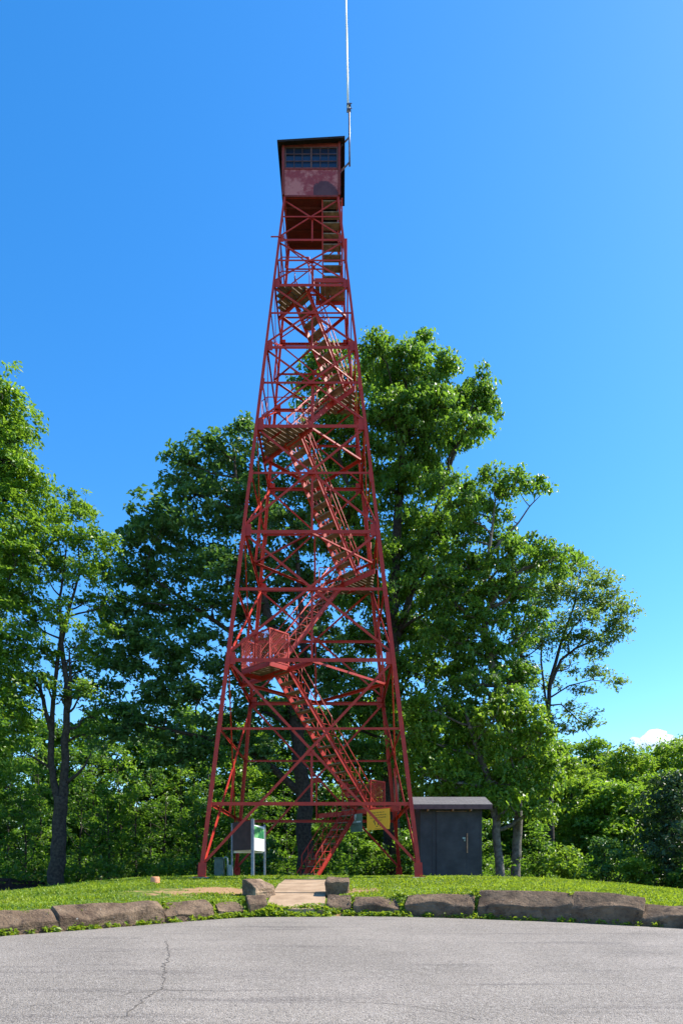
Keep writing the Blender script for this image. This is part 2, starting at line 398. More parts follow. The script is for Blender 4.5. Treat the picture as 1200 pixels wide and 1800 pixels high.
def crack(pix, wd, seed):
    """thin tar-dark crack lying 4 mm above the asphalt; pix are photo pixels dropped on the road plane"""
    r = random.Random(seed); pts = []
    for (x, y) in pix:
        k = (y - HY) / F; Y = 1.6 / (k + 0.045); pts.append(Vector(((x - 600) / F * Y, Y)))
    fine = []
    for a_, b_ in zip(pts, pts[1:]):
        n = max(3, int((b_ - a_).length / 0.06))
        for q in range(n): fine.append(a_.lerp(b_, q / n) + Vector((r.gauss(0, 0.018), r.gauss(0, 0.018))))
    mb = MB(); n0 = len(fine)
    for q, p in enumerate(fine):
        d = (fine[min(q + 1, n0 - 1)] - fine[max(q - 1, 0)]).normalized(); s = Vector((-d.y, d.x)) * wd * r.uniform(0.25, 1.0)
        z = float(road_z(p.y)) + 0.016
        mb.v += [(p.x - s.x, p.y - s.y, z), (p.x + s.x, p.y + s.y, z)]
    for q in range(n0 - 1): mb.f.append((2 * q, 2 * q + 1, 2 * q + 3, 2 * q + 2)); mb.sm.append(False)
    tag(mb.build("road_crack", "crack_tar"), kind='structure')
crack([(292, 1655), (298, 1685), (290, 1700), (288, 1728), (284, 1740), (262, 1752), (240, 1770), (212, 1795)], 0.011, 1)
crack([(0, 1775), (60, 1770), (130, 1762), (200, 1752), (282, 1742), (400, 1744), (520, 1740)], 0.006, 2)
crack([(600, 1764), (690, 1766), (760, 1776), (850, 1796)], 0.005, 3)
crack([(560, 1655), (640, 1652), (720, 1660)], 0.005, 4)
crack([(940, 1700), (1040, 1694), (1130, 1706), (1200, 1702)], 0.005, 5)

# concrete path, three slabs stepping up to the tower
def slab(x0, x1, y0, y1, seed):
    mb = MB(); r = random.Random(seed)
    z0, z1 = float(path_z(y0 + 0.01)), float(path_z(y1 - 0.03))
    mb.v = [(x0, y0, z0 - .2), (x1, y0, z0 - .2), (x1, y1, z1 - .2), (x0, y1, z1 - .2), (x0, y0, z0), (x1, y0, z0), (x1, y1, z1), (x0, y1, z1)]
    mb.f = [(3, 2, 1, 0), (4, 5, 6, 7), (0, 1, 5, 4), (1, 2, 6, 5), (2, 3, 7, 6), (3, 0, 4, 7)]; mb.sm = [False] * 6
    return mb.build("path", "concrete", bevel=0.015)
for k, (x0, x1, y0, y1) in enumerate(((-1.86, -0.42, 16.02, 17.84), (-1.84, -0.42, 17.88, 19.6), (-1.80, -0.42, 19.63, 21.2))):
    tag(slab(x0, x1, y0, y1, k), kind='structure')

# ------------------------------------------------------------------ edging stones
def noise3(p, seed):
    r = np.random.default_rng(seed); out = np.zeros(len(p))
    for f, a in ((1.1, 1.0), (2.3, 0.6), (4.7, 0.32), (9.5, 0.17)):
        for _ in range(3):
            d = r.normal(size=3); d /= np.linalg.norm(d); out += a * np.sin(p @ d * f * 2.2 + r.uniform(0, 6.28))
    return out / 3
def stone(name, label, group, cx, cy, zb, zt, lx, ly, rot, seed, topslope=0.0, chop=0.0, mat="rock"):
    n = 12; u = np.linspace(-1, 1, n); faces = []; V = []
    # rounded box as a subdivided cube
    def side(fx):
        A, B = np.meshgrid(u, u); P = fx(A.ravel(), B.ravel()); b = len(V) and sum(len(q) for q in V)
        V.append(P); i, j = np.meshgrid(np.arange(n - 1), np.arange(n - 1)); a = (j * n + i).ravel() + (b or 0)
        faces.append(np.stack([a, a + 1, a + n + 1, a + n], 1))
    one = np.ones(n * n)
    side(lambda A, B: np.stack([A, B, one], 1)); side(lambda A, B: np.stack([B, A, -one], 1))
    side(lambda A, B: np.stack([one, A, B], 1)); side(lambda A, B: np.stack([-one, B, A], 1))
    side(lambda A, B: np.stack([B, one, A], 1)); side(lambda A, B: np.stack([A, -one, B], 1))
    P = np.concatenate(V); Q = np.concatenate(faces)
    r = 0.22; half = np.array([lx, ly, (zt - zb)]) / 2
    rr = min(half) * 0.20
    core = half - rr; S = P * half; C = np.clip(S, -core, core); D = S - C; L = np.linalg.norm(D, axis=1, keepdims=True)
    S = np.where(L > 1e-6, C + D / np.maximum(L, 1e-6) * np.minimum(L, rr), S)
    nz = noise3(S * 2.0 + seed * 3.1, seed)[:, None]
    nrm = P / np.linalg.norm(P, axis=1, keepdims=True)
    S = S + nrm * nz * min(half) * 0.16
    up_ = np.clip((S[:, 2] / half[2] + 0.4) / 1.4, 0, 1); fr_ = np.clip(0.55 - S[:, 1] / half[1], 0, 1.6)
    S[:, 2] -= up_ * fr_ * (zt - zb) * 0.24 * (1 + 0.6 * noise3(S * 1.1 + 7 + seed, seed + 5))
    S[:, 2] += topslope * S[:, 0] * np.clip((S[:, 2] / half[2] + 1) / 2, 0, 1)
    if chop: S[:, 2] -= chop * np.clip(S[:, 0] / half[0], 0, 1) ** 2 * np.clip((S[:, 2] / half[2] + 1) / 2, 0, 1)
    c, s_ = math.cos(rot), math.sin(rot)
    W = np.stack([S[:, 0] * c - S[:, 1] * s_ + cx, S[:, 0] * s_ + S[:, 1] * c + cy, S[:, 2] + (zb + zt) / 2], 1)
    # weld duplicates
    key = np.round(P * 1e4).astype(int); _, idx, inv = np.unique(key, axis=0, return_index=True, return_inverse=True)
    o = np_mesh(name, W[idx], inv.ravel()[Q], mat, smooth=False, origin=(cx, cy, zb))
    tag(o, label, "stone", group); return o
GS = "stones edging the turnaround"
STONES = [
    (-70, 110, 1602, "long flat stone at left end of the wall, grass overgrowing its front", 0.0, 0),
    (112, 278, 1589, "longest squared stone left of the path, lower face brown and stained", 0.03, 0),
    (280, 371, 1585, "squared stone third from left with weeds sprouting at its left end", 0.03, 0),
    (373, 428, 1585, "low worn stone with sloping pale top, second left of the path", -0.02, 0),
    (430, 473, 1574, "short blocky stone at the left corner of the path's foot", 0.0, 0),
    (574, 619, 1573, "short stone at right corner of the path's foot, shadowed weeds before it", 0.0, 0),
    (620, 704, 1578, "flat-topped low stone second right of the path", 0.0, 0),
    (708, 836, 1573, "long dark stone with straight level top, third right of the path", 0.01, 0),
    (839, 1005, 1566, "largest stone of the wall, dark reddish face and humped weathered top", 0.0, 0.06),
    (1008, 1129, 1572, "tall dark stone whose top slopes down towards the right", -0.08, 0),
    (1131, 1270, 1593, "low brown stone at the right end of the wall", -0.03, 0)]
for k, (x0, x1, yt, lab, sl_, ch) in enumerate(STONES):
    Y = 15.0
    for _ in range(12):
        X = ((x0 + x1) / 2 - 600) / F * Y; Y = float(smooth_edge(X)) + (0.42 if X < 2 else 0.36)
    X0, X1 = (x0 - 600) / F * Y, (x1 - 600) / F * Y
    ea, eb = float(smooth_edge(X0)), float(smooth_edge(X1)); rot = math.atan2(eb - ea, X1 - X0)
    ly = 0.46 if x1 - x0 > 60 else 0.40; lx = max(0.5, ((X1 - X0) - ly * 0.8 * abs(math.sin(rot))) / math.cos(rot)) * 0.965
    zt = (HY - yt) / F * (Y + 0.1) + 0.01; zb = float(road_z(Y)) - 0.12
    stone("edging_stone", lab, GS, X, Y, zb, zt, lx, ly, rot, k + 11, sl_, ch)
GF = "boulders flanking the path"
stone("flank_boulder", "pale tan boulder beside upper left edge of the concrete path", GF, -2.20, 17.55, -0.52, 0.02, 0.68, 0.60, 0.85, 51, mat="rock_pale")
stone("flank_boulder", "dark square boulder beside upper right edge of the concrete path", GF, -0.09, 17.75, -0.45, 0.06, 0.62, 0.55, -0.05, 53)

# ------------------------------------------------------------------ fire tower
CX, CY, B0, KW = -1.05, 24.8, 3.56, 0.1054
Z = [0.098, 2.50, 7.32, 11.81, 15.65, 18.60, 21.0, 22.76, 24.44]
def wz(z): return B0 - KW * (z - Z[0])
def cx(z): return CX + 0.055 - 0.0033 * z
tower = empty("fire_tower", (CX, CY, 0.0), "tall red steel lattice fire lookout tower with zigzag stairs and a cab on top", "tower")
FACES = [((1, 0, 0), (0, -1, 0)), ((0, 1, 0), (1, 0, 0)), ((-1, 0, 0), (0, 1, 0)), ((0, -1, 0), (-1, 0, 0))]
def fp(k, u, z, inset=0.0, uin=0.0):
    al, nm = FACES[k]; w_ = wz(z)
    x = u * (w_ - uin)
    return Vector((cx(z) + al[0] * x + nm[0] * (w_ - inset), CY + al[1] * x + nm[1] * (w_ - inset), z))
# legs
for sx, sy in ((-1, -1), (1, -1), (1, 1), (-1, 1)):
    m = MB(); zz0, zz1 = 0.085, Z[8]
    p = (cx(zz0) + sx * wz(zz0), CY + sy * wz(zz0), zz0); q = (cx(zz1) + sx * wz(zz1), CY + sy * wz(zz1), zz1)
    pv, qv = Vector(p), Vector(q)
    for ta, tb_, sz in ((0.0, 0.485, 0.135), (0.485, 0.765, 0.108), (0.765, 1.0, 0.085)):
        m.angle(pv.lerp(qv, ta), pv.lerp(qv, tb_), (-sx, 0, 0), (0, -sy, 0), sz, 0.018)
    for zs in (5.0, 9.6, 13.7, 17.1):                 # splice plates
        a_ = Vector(p).lerp(Vector(q), (zs - 0.22) / zz1); b_ = Vector(p).lerp(Vector(q), (zs + 0.22) / zz1)
        off = Vector((-sx * 0.02, sy * 0.014, 0)); m.plate(a_ + off, b_ + off, (-sx, 0, 0), 0.0, 0.13, (0, -sy, 0), 0, 0.014)
    bx, by = p[0] + sx * -0.06, p[1] - sy * 0.06
    m.box(bx - 0.17, bx + 0.17, by - 0.17, by + 0.17, 0.072, 0.10)
    m.plate(Vector(p) + Vector((0, sy * 0.03, 0.03)), Vector(p) + Vector((-sx * 0.02, sy * -0.01, 0.45)), (-sx, 0, 0), -0.02, 0.24, (0, -sy, 0), 0, 0.02)
    m.build("leg", "red", tower)
def gusset(k, u, z, wd, ht, inset):
    al, nm = FACES[k]; m = MB(); c = fp(k, u, z, inset, 0)
    sgn = 0 if u == 0 else (-1 if u > 0 else 1)
    c = c + Vector(al) * (sgn * (wd / 2 + 0.03))
    a_ = Vector(al); n_ = Vector(nm)
    upv = (fp(k, 0, z + 1) - fp(k, 0, z)).normalized()
    m.quadbox(c, a_, upv, a_.cross(upv), wd / 2, ht / 2, 0.006); m.build("gusset_plate", "red", tower)
def strut(k, z, size=0.11, t=0.014, ins=0.045, up=-1):
    m = MB(); al, nm = FACES[k]; inw = (-nm[0], -nm[1], 0)
    m.angle(fp(k, -1, z, ins, 0.05), fp(k, 1, z, ins, 0.05), (0, 0, up), inw, size * 0.82, t, 0.0, size * 0.5); m.build("horizontal_strut", "red", tower)
def diag(k, ua, za, ub, zb, size=0.10, ins=0.07):
    m = MB(); al, nm = FACES[k]; inw = (-nm[0], -nm[1], 0)
    m.angle(fp(k, ua, za, ins, 0.06), fp(k, ub, zb, ins, 0.06), (0, 0, 1), inw, size * 0.95, 0.012, 0.0, size * 0.5); m.build("diagonal_brace", "red", tower)
MAJ = [0, 2, 3, 4, 5, 6, 7, 8]
for k in range(4):
    for i in range(7):
        za, zb = Z[MAJ[i]], Z[MAJ[i + 1]]; wa, wb = wz(za), wz(zb); zc = za + (zb - za) * wa / (wa + wb)
        s_ = (0.09, 0.08, 0.072, 0.06, 0.054, 0.048, 0.042)[i]
        lo = za + (0.30 if i == 0 else 0.14); hi = zb - 0.12
        diag(k, -1, lo, 1, hi, s_, 0.075); diag(k, 1, lo, -1, hi, s_, 0.105)
        if i < 6 or k != 1: strut(k, zb, (0.15, 0.14, 0.13, 0.11, 0.11, 0.08, 0.07)[i])
        if i == 0:
            strut(k, Z[1], 0.14); strut(k, 4.97, 0.09, up=-1)
            lowz = Z[1]
        else:
            strut(k, zc, (0, 0.12, 0.085, 0.085, 0.07, 0.06, 0.05)[i]); lowz = za
        m = MB(); nm = FACES[k][1]; p = fp(k, 0, lowz, 0.05); q = fp(k, 0, zc, 0.05)
        m.angle(p, q, FACES[k][0], (-nm[0], -nm[1], 0), 0.075 if i < 4 else 0.055, 0.01, 0.085); m.build("hanger", "red", tower)
        g = (0.34, 0.34, 0.32, 0.28, 0.24, 0.2, 0.16)[i]
        gusset(k, 0, zc, g * 0.75, g * 0.6, 0.135)
        if i < 6:
            for u in (-1, 1): gusset(k, u, zb, g * 0.85, g * 1.25, 0.035)
m = MB(); m.box(cx(Z[7]) - wz(Z[7]) - 0.26, cx(Z[7]) - wz(Z[7]) + 0.1, CY - wz(Z[7]) - 0.03, CY - wz(Z[7]) - 0.004, Z[7] + 0.0, Z[7] + 0.03); m.build("outrigger", "red", tower)
m = MB(); m.box(cx(Z[7]) + wz(Z[7]) - 0.02, cx(Z[7]) + wz(Z[7]) + 0.10, CY - wz(Z[7]) + 0.05, CY - wz(Z[7]) + 0.08, Z[7] - 0.85, Z[7] + 0.02); m.build("outrigger", "red", tower)
# horizontal diamond bracing at the main levels
def ring(z, size, names="floor_beam"):
    P = [fp(k, 0, z - 0.02, 0.10) for k in range(4)]
    for k in range(4):
        a_, b_ = P[k], P[(k + 1) % 4]; d = (b_ - a_).normalized(); nrm = Vector((-d.y, d.x, 0))
        m = MB(); m.plate(a_ + d * 0.05, b_ - d * 0.05, (0, 0, -1), 0, size * 0.5, nrm, 0, 0.012); m.plate(a_ + d * 0.05, b_ - d * 0.05, (0, 0, -1), 0.0, 0.012, nrm, 0.012, size * 1.0)
        m.build(names, "red", tower)
ring(Z[2], 0.16); ring(Z[3], 0.10); ring(Z[4], 0.12); ring(Z[5], 0.07); ring(Z[6], 0.10)

# stairs
LZ1, LZ2, LZ3, LZ4, LZ5, LZ6 = 2.75, 7.32, 11.55, 15.65, 18.35, 21.0
HD = Vector((1, 1, 0)).normalized()             # flights run along this diagonal
SD = Vector((1, -1, 0)).normalized()            # across the flight
def beam_mid(z, side):                          # middle of the corner-cutting beam; side -1 = near left, +1 = far right
    w_ = wz(z) - 0.10
    return Vector((cx(z), CY, z)) + HD * side * (w_ * 0.70711)
def flight(A, B, n, width=0.66, lattice=True, top_rail=True):
    A = Vector(A); B = Vector(B); h = Vector((B.x - A.x, B.y - A.y, 0)).normalized(); s = Vector((h.y, -h.x, 0))
    ax = (B - A).normalized(); up = (Vector((0, 0, 1)) - ax * ax.z).normalized()
    m = MB()
    for sg in (-1, 1):
        o = s * sg * (width / 2 + 0.02)
        m.plate(A + o, B + o, up, -0.09, 0.06, s * sg, 0, 0.014)
        m.plate(A + o, B + o, up, -0.10, -0.09, s * sg, 0, 0.045); m.plate(A + o, B + o, up, 0.06, 0.07, s * sg, 0, 0.045)
        if lattice:
            L = (B - A).length; o2 = s * sg * (width / 2 + 0.05); nn = int(L / 0.21); pr = None
            m.plate(A + o2, B + o2, up, 0.31, 0.335, s * sg, 0, 0.025)
            for q in range(nn + 1):
                p = A + o2 + ax * (L * q / nn) + up * (0.07 if q % 2 == 0 else 0.315)
                if pr is not None: m.plate(pr, p, up, -0.011, 0.011, s, 0.012, 0.02)
                pr = p
    part = m.build("stair_flight", "red", tower)
    for q in range(n):
        t = (q + 0.5) / n; c = A.lerp(B, t); tm = MB()
        tm.quadbox(c + Vector((0, 0, 0.02)), s, h, (0, 0, 1), width / 2 + 0.015, 0.14, 0.02)
        tm.build("tread", "wood_deck", part)
    if top_rail:
        for sg in (-1, 1):
            rm = MB(); o = s * sg * (width / 2 + 0.06)
            a_, b_ = A + o + Vector((0, 0, 0.88)), B + o + Vector((0, 0, 0.88))
            rm.tube([a_ - Vector((0, 0, 0.5)), a_, b_], 0.02, 6)
            for t in (0.15, 0.5, 0.85):
                p = A.lerp(B, t) + o; rm.tube([p + Vector((0, 0, 0.05)), p + Vector((0, 0, 0.88))], 0.014, 6)
            rm.build("handrail", "red", part)
    return part
def lattice_panel(p, q, h, parent, sp=0.085, frame=0.045):
    """diamond mesh panel standing on the line p-q"""
    p = Vector(p); q = Vector(q); L = (q - p).length; d = (q - p).normalized(); n_ = Vector((-d.y, d.x, 0))
    m = MB()
    for a_, b_ in ((p, p + Vector((0, 0, h))), (q, q + Vector((0, 0, h)))): m.plate(a_, b_, d, -frame / 2, frame / 2, n_, -0.02, 0.02)
    for zz in (0.04, h): m.plate(p + Vector((0, 0, zz)), q + Vector((0, 0, zz)), (0, 0, 1), -frame / 2, frame / 2, n_, -0.021, 0.021)
    for sgn, off in ((1, 0.004), (-1, -0.004)):
        c = -h if sgn > 0 else 0.0
        while c < L + h:
            # line x = c + s*sgn..., clip to the rectangle
            pts = []
            if sgn > 0: x0, z0, x1, z1 = c, 0.0, c + h * 0.8, h
            else: x0, z0, x1, z1 = c, h, c + h * 0.8, 0.0
            for (xa, za, xb, zb) in ((x0, z0, x1, z1),):
                if xb <= 0 or xa >= L: break
                if xa < 0: za = za + (zb - za) * (0 - xa) / (xb - xa); xa = 0
                if xb > L: zb = za + (zb - za) * (L - xa) / (xb - xa); xb = L
                a3 = p + d * xa + Vector((0, 0, za)); b3 = p + d * xb + Vector((0, 0, zb))
                if (b3 - a3).length > 0.03: m.plate(a3, b3, n_.cross((b3 - a3).normalized()), -0.006, 0.006, n_, off - 0.003, off + 0.003)
            c += sp
    return m.build("mesh_panel", "red", parent)
def landing(z, side, depth, tri=False, cage=False):
    mid = beam_mid(z, side); out = HD * side; hw = 0.77
    fr = MB(); dk = MB()
    if tri:
        w_ = wz(z) - 0.12; c0 = Vector((cx(z), CY, z))
        # board strips running outwards from the beam into the corner
        half = w_ * 0.70711; nb = max(8, int(half * 2 / 0.17)); stepw = 2 * half / nb
        for q in range(nb):
            u = -half + stepw * (q + 0.5); ln = max(0.0, half - abs(u) - stepw * 0.2)
            if ln < 0.06: continue
            a_ = mid + SD * u + out * -0.05; b_ = mid + SD * u + out * ln
            dk.plate(a_, b_, SD, -stepw * 0.42, stepw * 0.42, (0, 0, 1), 0.0, 0.045)
        for t in (0.45,):
            fr.plate(mid + out * half * t + SD * half * (0.5 - t / 2 + 0.02) , mid + out * half * t - SD * half * (0.5 - t / 2 + 0.02), (0, 0, -1), 0.004, 0.09, out, 0, 0.012)
        e = half * 0.96
        pts = [mid + SD * e, mid - SD * e]
    else:
        nb = 9; stepw = 2 * hw / nb
        for q in range(nb):
            u = -hw + stepw * (q + 0.5); a_ = mid + SD * u - out * 0.04; b_ = mid + SD * u + out * depth
            dk.plate(a_, b_, SD, -stepw * 0.43, stepw * 0.43, (0, 0, 1), 0.0, 0.045)
        for a_, b_ in ((mid + SD * hw, mid + SD * hw + out * depth), (mid - SD * hw, mid - SD * hw + out * depth), (mid + SD * hw + out * depth, mid - SD * hw + out * depth)):
            dd = (b_ - a_).normalized(); fr.plate(a_, b_, (0, 0, -1), 0.004, 0.16, Vector((-dd.y, dd.x, 0)), -0.012, 0.012)
    fr.plate(mid + SD * (wz(z) * 0.7), mid - SD * (wz(z) * 0.7), (0, 0, -1), 0.006, 0.20, out, -0.03, -0.016)
    part = fr.build("landing", "red", tower)
    dk.build("deck", "wood_deck", part)
    if cage:
        a_ = mid + SD * hw; b_ = mid - SD * hw
        lattice_panel(a_, a_ + out * depth, 1.10, part); lattice_panel(b_, b_ + out * depth, 1.10, part)
        lattice_panel(a_ + out * depth, mid + out * depth, 1.10, part); lattice_panel(mid + out * depth, b_ + out * depth, 1.10, part)
    else:
        rl = MB(); half = (wz(z) - 0.12) * 0.70711; e = half * 0.9
        P = [mid + SD * e, mid + SD * (e * 0.12) + out * half * 0.80, mid - SD * (e * 0.12) + out * half * 0.80, mid - SD * e]
        for hz in (0.55, 1.05): rl.tube([p + Vector((0, 0, hz)) for p in P], 0.017, 6)
        for p in P: rl.tube([p + Vector((0, 0, 0.0)), p + Vector((0, 0, 1.05))], 0.015, 6)
        # newel between the two flights
        rl.tube([mid, mid + Vector((0, 0, 1.0))], 0.018, 6)
        rl.build("railing", "red", part)
    return mid
m1 = landing(LZ1, 1, 0.82, cage=True); m2 = landing(LZ2, -1, 0.82, cage=True)
m3 = landing(LZ3, 1, 0, tri=True); m4 = landing(LZ4, -1, 0, tri=True); m5 = landing(LZ5, 1, 0, tri=True); m6 = landing(LZ6, -1, 0, tri=True)
def near(m_, u): return m_ + SD * u
UF = 0.375
g0 = m1 - SD * UF - HD * 2.2; g0.z = 0.03
flight(g0, near(m1, -UF) - Vector((0, 0, 0.10)), 9)
flight(near(m1, UF), near(m2, UF), 16); flight(near(m2, -UF), near(m3, -UF), 14); flight(near(m3, UF), near(m4, UF), 14)
flight(near(m4, -UF), near(m5, -UF), 9, 0.62); flight(near(m5, UF * 0.9), near(m6, UF * 0.9), 9, 0.60)
# walkway at the top landing and the last steep stair up into the cab
mw = MB(); x0, x1, y0, y1 = -0.95, 0.12, CY - wz(21.2) + 0.12, 24.45
for q in range(6):
    xa = x0 + (x1 - x0) * q / 6; mw.box(xa + 0.012, xa + (x1 - x0) / 6 - 0.012, y0, y1, 21.22, 21.27)
pw = MB(); pw.box(x0, x1, y0 - 0.012, y0 - 0.002, 21.12, 21.27); pw.box(x0, x1, y1 + 0.002, y1 + 0.014, 21.08, 21.27)
wk = pw.build("landing", "red", tower); mw.build("deck", "wood_deck", wk)
flight((-0.335, 24.75, 21.3), (-0.335, 23.98, 24.46), 10, 0.62, lattice=False, top_rail=False)

# cab
ZC0, ZS, ZW, ZE = 24.44, 25.35, 26.17, 26.30
hc = 1.0; cxt = cx(25.0)
cb = MB()
def wall_panels(mb, z0, z1, th, out):
    for k in range(4):
        al, nm = FACES[k]; a_ = Vector((cxt, CY, 0)) + Vector(al) * -(hc - 0.02) + Vector(nm) * (hc + out); b_ = a_ + Vector(al) * 2 * (hc - 0.02)
        mb.plate(a_ + Vector((0, 0, z0)), b_ + Vector((0, 0, z0)), (0, 0, 1), 0, z1 - z0, Vector(nm), -th, 0)
wall_panels(cb, ZC0, ZS, 0.03, 0.0)
cab = cb.build("cab", "cab_panel", tower)
for sx in (-1, 1):
    for sy in (-1, 1):
        fm = MB(); fm.box(cxt + sx * hc - 0.045, cxt + sx * hc + 0.045, CY + sy * hc - 0.045, CY + sy * hc + 0.045, ZC0 - 0.02, ZE + 0.02)
        fm.build("corner_post", "cab_trim", cab)
tr = MB(); wall_panels(tr, ZS, ZS + 0.06, 0.05, 0.012); wall_panels(tr, ZW, ZE, 0.04, 0.006); wall_panels(tr, ZC0 - 0.06, ZC0 - 0.002, 0.05, 0.01); tr.build("trim", "cab_trim", cab)
# floor with the stair opening on the right
fl = MB(); fl.box(cxt - hc + 0.04, -0.72, CY - hc + 0.04, CY + hc - 0.04, ZC0 - 0.05, ZC0)
fl.box(-0.718, cxt + hc - 0.04, CY - hc + 0.04, 23.92, ZC0 - 0.05, ZC0)
for q in range(4): fl.box(cxt - hc + 0.06, -0.73, CY - hc + 0.35 + q * 0.42, CY - hc + 0.41 + q * 0.42, ZC0 - 0.13, ZC0 - 0.052)
fl.build("floor", "floor_dark", cab)
for k in range(4):
    al, nm = FACES[k]; al = Vector(al); nmv = Vector(nm); c = Vector((cxt, CY, 0))
    wf = MB(); x0, x1 = -(hc - 0.05), hc - 0.05; z0, z1 = ZS + 0.062, ZW - 0.002
    def bar(u0, u1, za, zb, dep=0.03): wf.plate(c + al * u0 + nmv * (hc - 0.0) + Vector((0, 0, za)), c + al * u1 + nmv * hc + Vector((0, 0, za)), (0, 0, 1), 0, zb - za, nmv, -dep, 0.0)
    for u, wd in ((x0, 0.05), (-0.03, 0.06), (x1 - 0.05, 0.05)): bar(u, u + wd, z0, z1, 0.035)
    for q in range(3):
        for a_, b_ in ((x0 + 0.05, -0.03), (0.03, x1 - 0.05)):
            if q: 
                u = a_ + (b_ - a_) * q / 3; bar(u - 0.011, u + 0.011, z0, z1, 0.024)
                zz = z0 + (z1 - z0) * q / 3; bar(a_, b_, zz - 0.011, zz + 0.011, 0.020)
    for a_, b_ in ((x0 + 0.05, -0.03), (0.03, x1 - 0.05)): bar(a_, b_, z0, z0 + 0.03, 0.028); bar(a_, b_, z1 - 0.03, z1, 0.028)
    fr = wf.build("window", "shed_trim", cab)
    gm = MB(); a_ = c + al * (x0 + 0.01) + nmv * (hc - 0.045); b_ = c + al * (x1 - 0.01) + nmv * (hc - 0.045)
    gm.plate(a_ + Vector((0, 0, z0)), b_ + Vector((0, 0, z0)), (0, 0, 1), 0, z1 - z0, nmv, 0, 0.006); gm.build("pane", "glass", cab)
rf = MB(); ov = 0.20; e = hc + ov
def tilt(x, z): return z + 0.06 * (x - cxt)
bt = [(cxt + sx * e, CY + sy * e, tilt(cxt + sx * e, ZE - 0.10)) for sx, sy in ((-1, -1), (1, -1), (1, 1), (-1, 1))]
tp = [(x, y, z + 0.07) for x, y, z in bt]; it = [(cxt + sx * (hc - .1), CY + sy * (hc - .1), tilt(cxt + sx * (hc - .1), ZE - 0.0)) for sx, sy in ((-1, -1), (1, -1), (1, 1), (-1, 1))]
rf.v = bt + tp + [(cxt, CY, ZE + 0.38)] + it
rf.f = [(0, 1, 5, 4), (1, 2, 6, 5), (2, 3, 7, 6), (3, 0, 4, 7), (4, 5, 8), (5, 6, 8), (6, 7, 8), (7, 4, 8), (0, 9, 10, 1), (1, 10, 11, 2), (2, 11, 12, 3), (3, 12, 9, 0), (9, 12, 11, 10)]; rf.sm = [False] * len(rf.f)
rf.build("roof", "roof_dark", cab)

# whip antenna on the right side of the cab
an = empty("antenna", (0.30, 23.72, 25.4), "thin pale whip antenna standing on a pole beside the lookout cab roof", "antenna")
ax0 = 0.285
m = MB(); m.tube([(ax0 + 0.005, 23.72, 25.40), (ax0 - 0.015, 23.72, 27.62)], 0.032, 10); m.build("mast", "antenna_steel", an)
m = MB(); m.tube([(ax0 - 0.05, 23.72, 27.35), (ax0 - 0.075, 23.72, 28.6), (ax0 - 0.155, 23.72, 32.6), (ax0 - 0.2, 23.72, 34.6)], [0.036, 0.034, 0.026, 0.018], 10); m.build("whip", "antenna_white", an)
for zz in (25.52, 26.42):
    m = MB(); m.tube([(cxt + hc + 0.02, 23.9, zz - 0.16), (ax0 - 0.01, 23.72, zz)], 0.028, 8); m.build("bracket", "antenna_steel", an)
for zz in (27.38, 27.56):
    m = MB(); m.box(ax0 - 0.10, ax0 + 0.05, 23.67, 23.77, zz - 0.03, zz + 0.03); m.tube([(ax0 + 0.03, 23.66, zz), (ax0 + 0.09, 23.66, zz)], 0.012, 6); m.build("clamp", "antenna_steel", an)

# concrete footings
for (sx, sy, lab) in ((-1, -1, "grey concrete footing under the tower's front left leg"), (1, -1, "grey concrete footing under the tower's front right leg, mostly in grass"), (1, 1, "grey concrete footing under the tower's rear right leg, near the shed"), (-1, 1, "grey concrete footing under the tower's rear left leg, behind the notice boards")):
    fx, fy = cx(0) + sx * B0 - sx * 0.06, CY + sy * B0 - sy * 0.06
    m = MB(); b = 0.48 if sx < 0 else 0.30; t = 0.30 if sx < 0 else 0.26
    low = float(ground_z(fx, fy - b)) - 0.2
    vb = [(fx + i * b, fy + j * b, low) for i, j in ((-1, -1), (1, -1), (1, 1), (-1, 1))]; vt = [(fx + i * t, fy + j * t, 0.07) for i, j in ((-1, -1), (1, -1), (1, 1), (-1, 1))]
    m.v = vb + vt; m.f = [(4, 5, 6, 7), (0, 1, 5, 4), (1, 2, 6, 5), (2, 3, 7, 6), (3, 0, 4, 7), (3, 2, 1, 0)]; m.sm = [False] * 6
    tag(m.build("concrete_footing", "pad_concrete", bevel=0.02), lab, "footing", "footings of the tower")

# ------------------------------------------------------------------ signs on the lowest landing
bd = Vector((1, -1, 0)).normalized()            # along the corner-cutting beam, left to right in the picture
fn = Vector((-1, -1, 0)).normalized()           # towards the viewer
def on_beam(x):                                  # beam from right-middle to back-middle
    P = fp(1, 0, LZ1, 0.10); t = (P.x - x) / bd.x; return P - bd * t
def sign_strokes(mb, o, u0, v, ln, hgt, rnd, up=Vector((0, 0, 1)), f=0.012):
    """a row of small letter-like strokes"""
    u = u0
    while u < u0 + ln:
        wl = rnd.randint(2, 7)
        for _ in range(wl):
            if u > u0 + ln: break
            c = o + bd * u + up * v + fn * f
            mb.quadbox(c, bd, up, fn, 0.004, hgt / 2, 0.001)
            mb.quadbox(c + bd * 0.009 + up * rnd.choice((-1, 0, 1)) * (hgt / 2 - 0.004), bd, up, fn, 0.007, 0.004, 0.0012)
            u += 0.026
        u += 0.022
yc = on_beam(1.47); yo = Vector((yc.x, yc.y, 0)) + fn * 0.10; zy = (HY - 1440.5) / F * yo.y
ys_ = empty("warning_sign", (yo.x, yo.y, zy), "yellow rectangular notice with black print hung on the tower's lowest landing", "sign")
W2, H2 = 0.585, 0.39; tl = 0.0
m = MB(); m.quadbox(yo + Vector((0, 0, zy)), bd, (0, 0, 1), fn, W2, H2, 0.005); m.build("board", "yellow_sign", ys_, bevel=0.004)
rn = random.Random(4); m = MB(); o = yo + Vector((0, 0, zy))
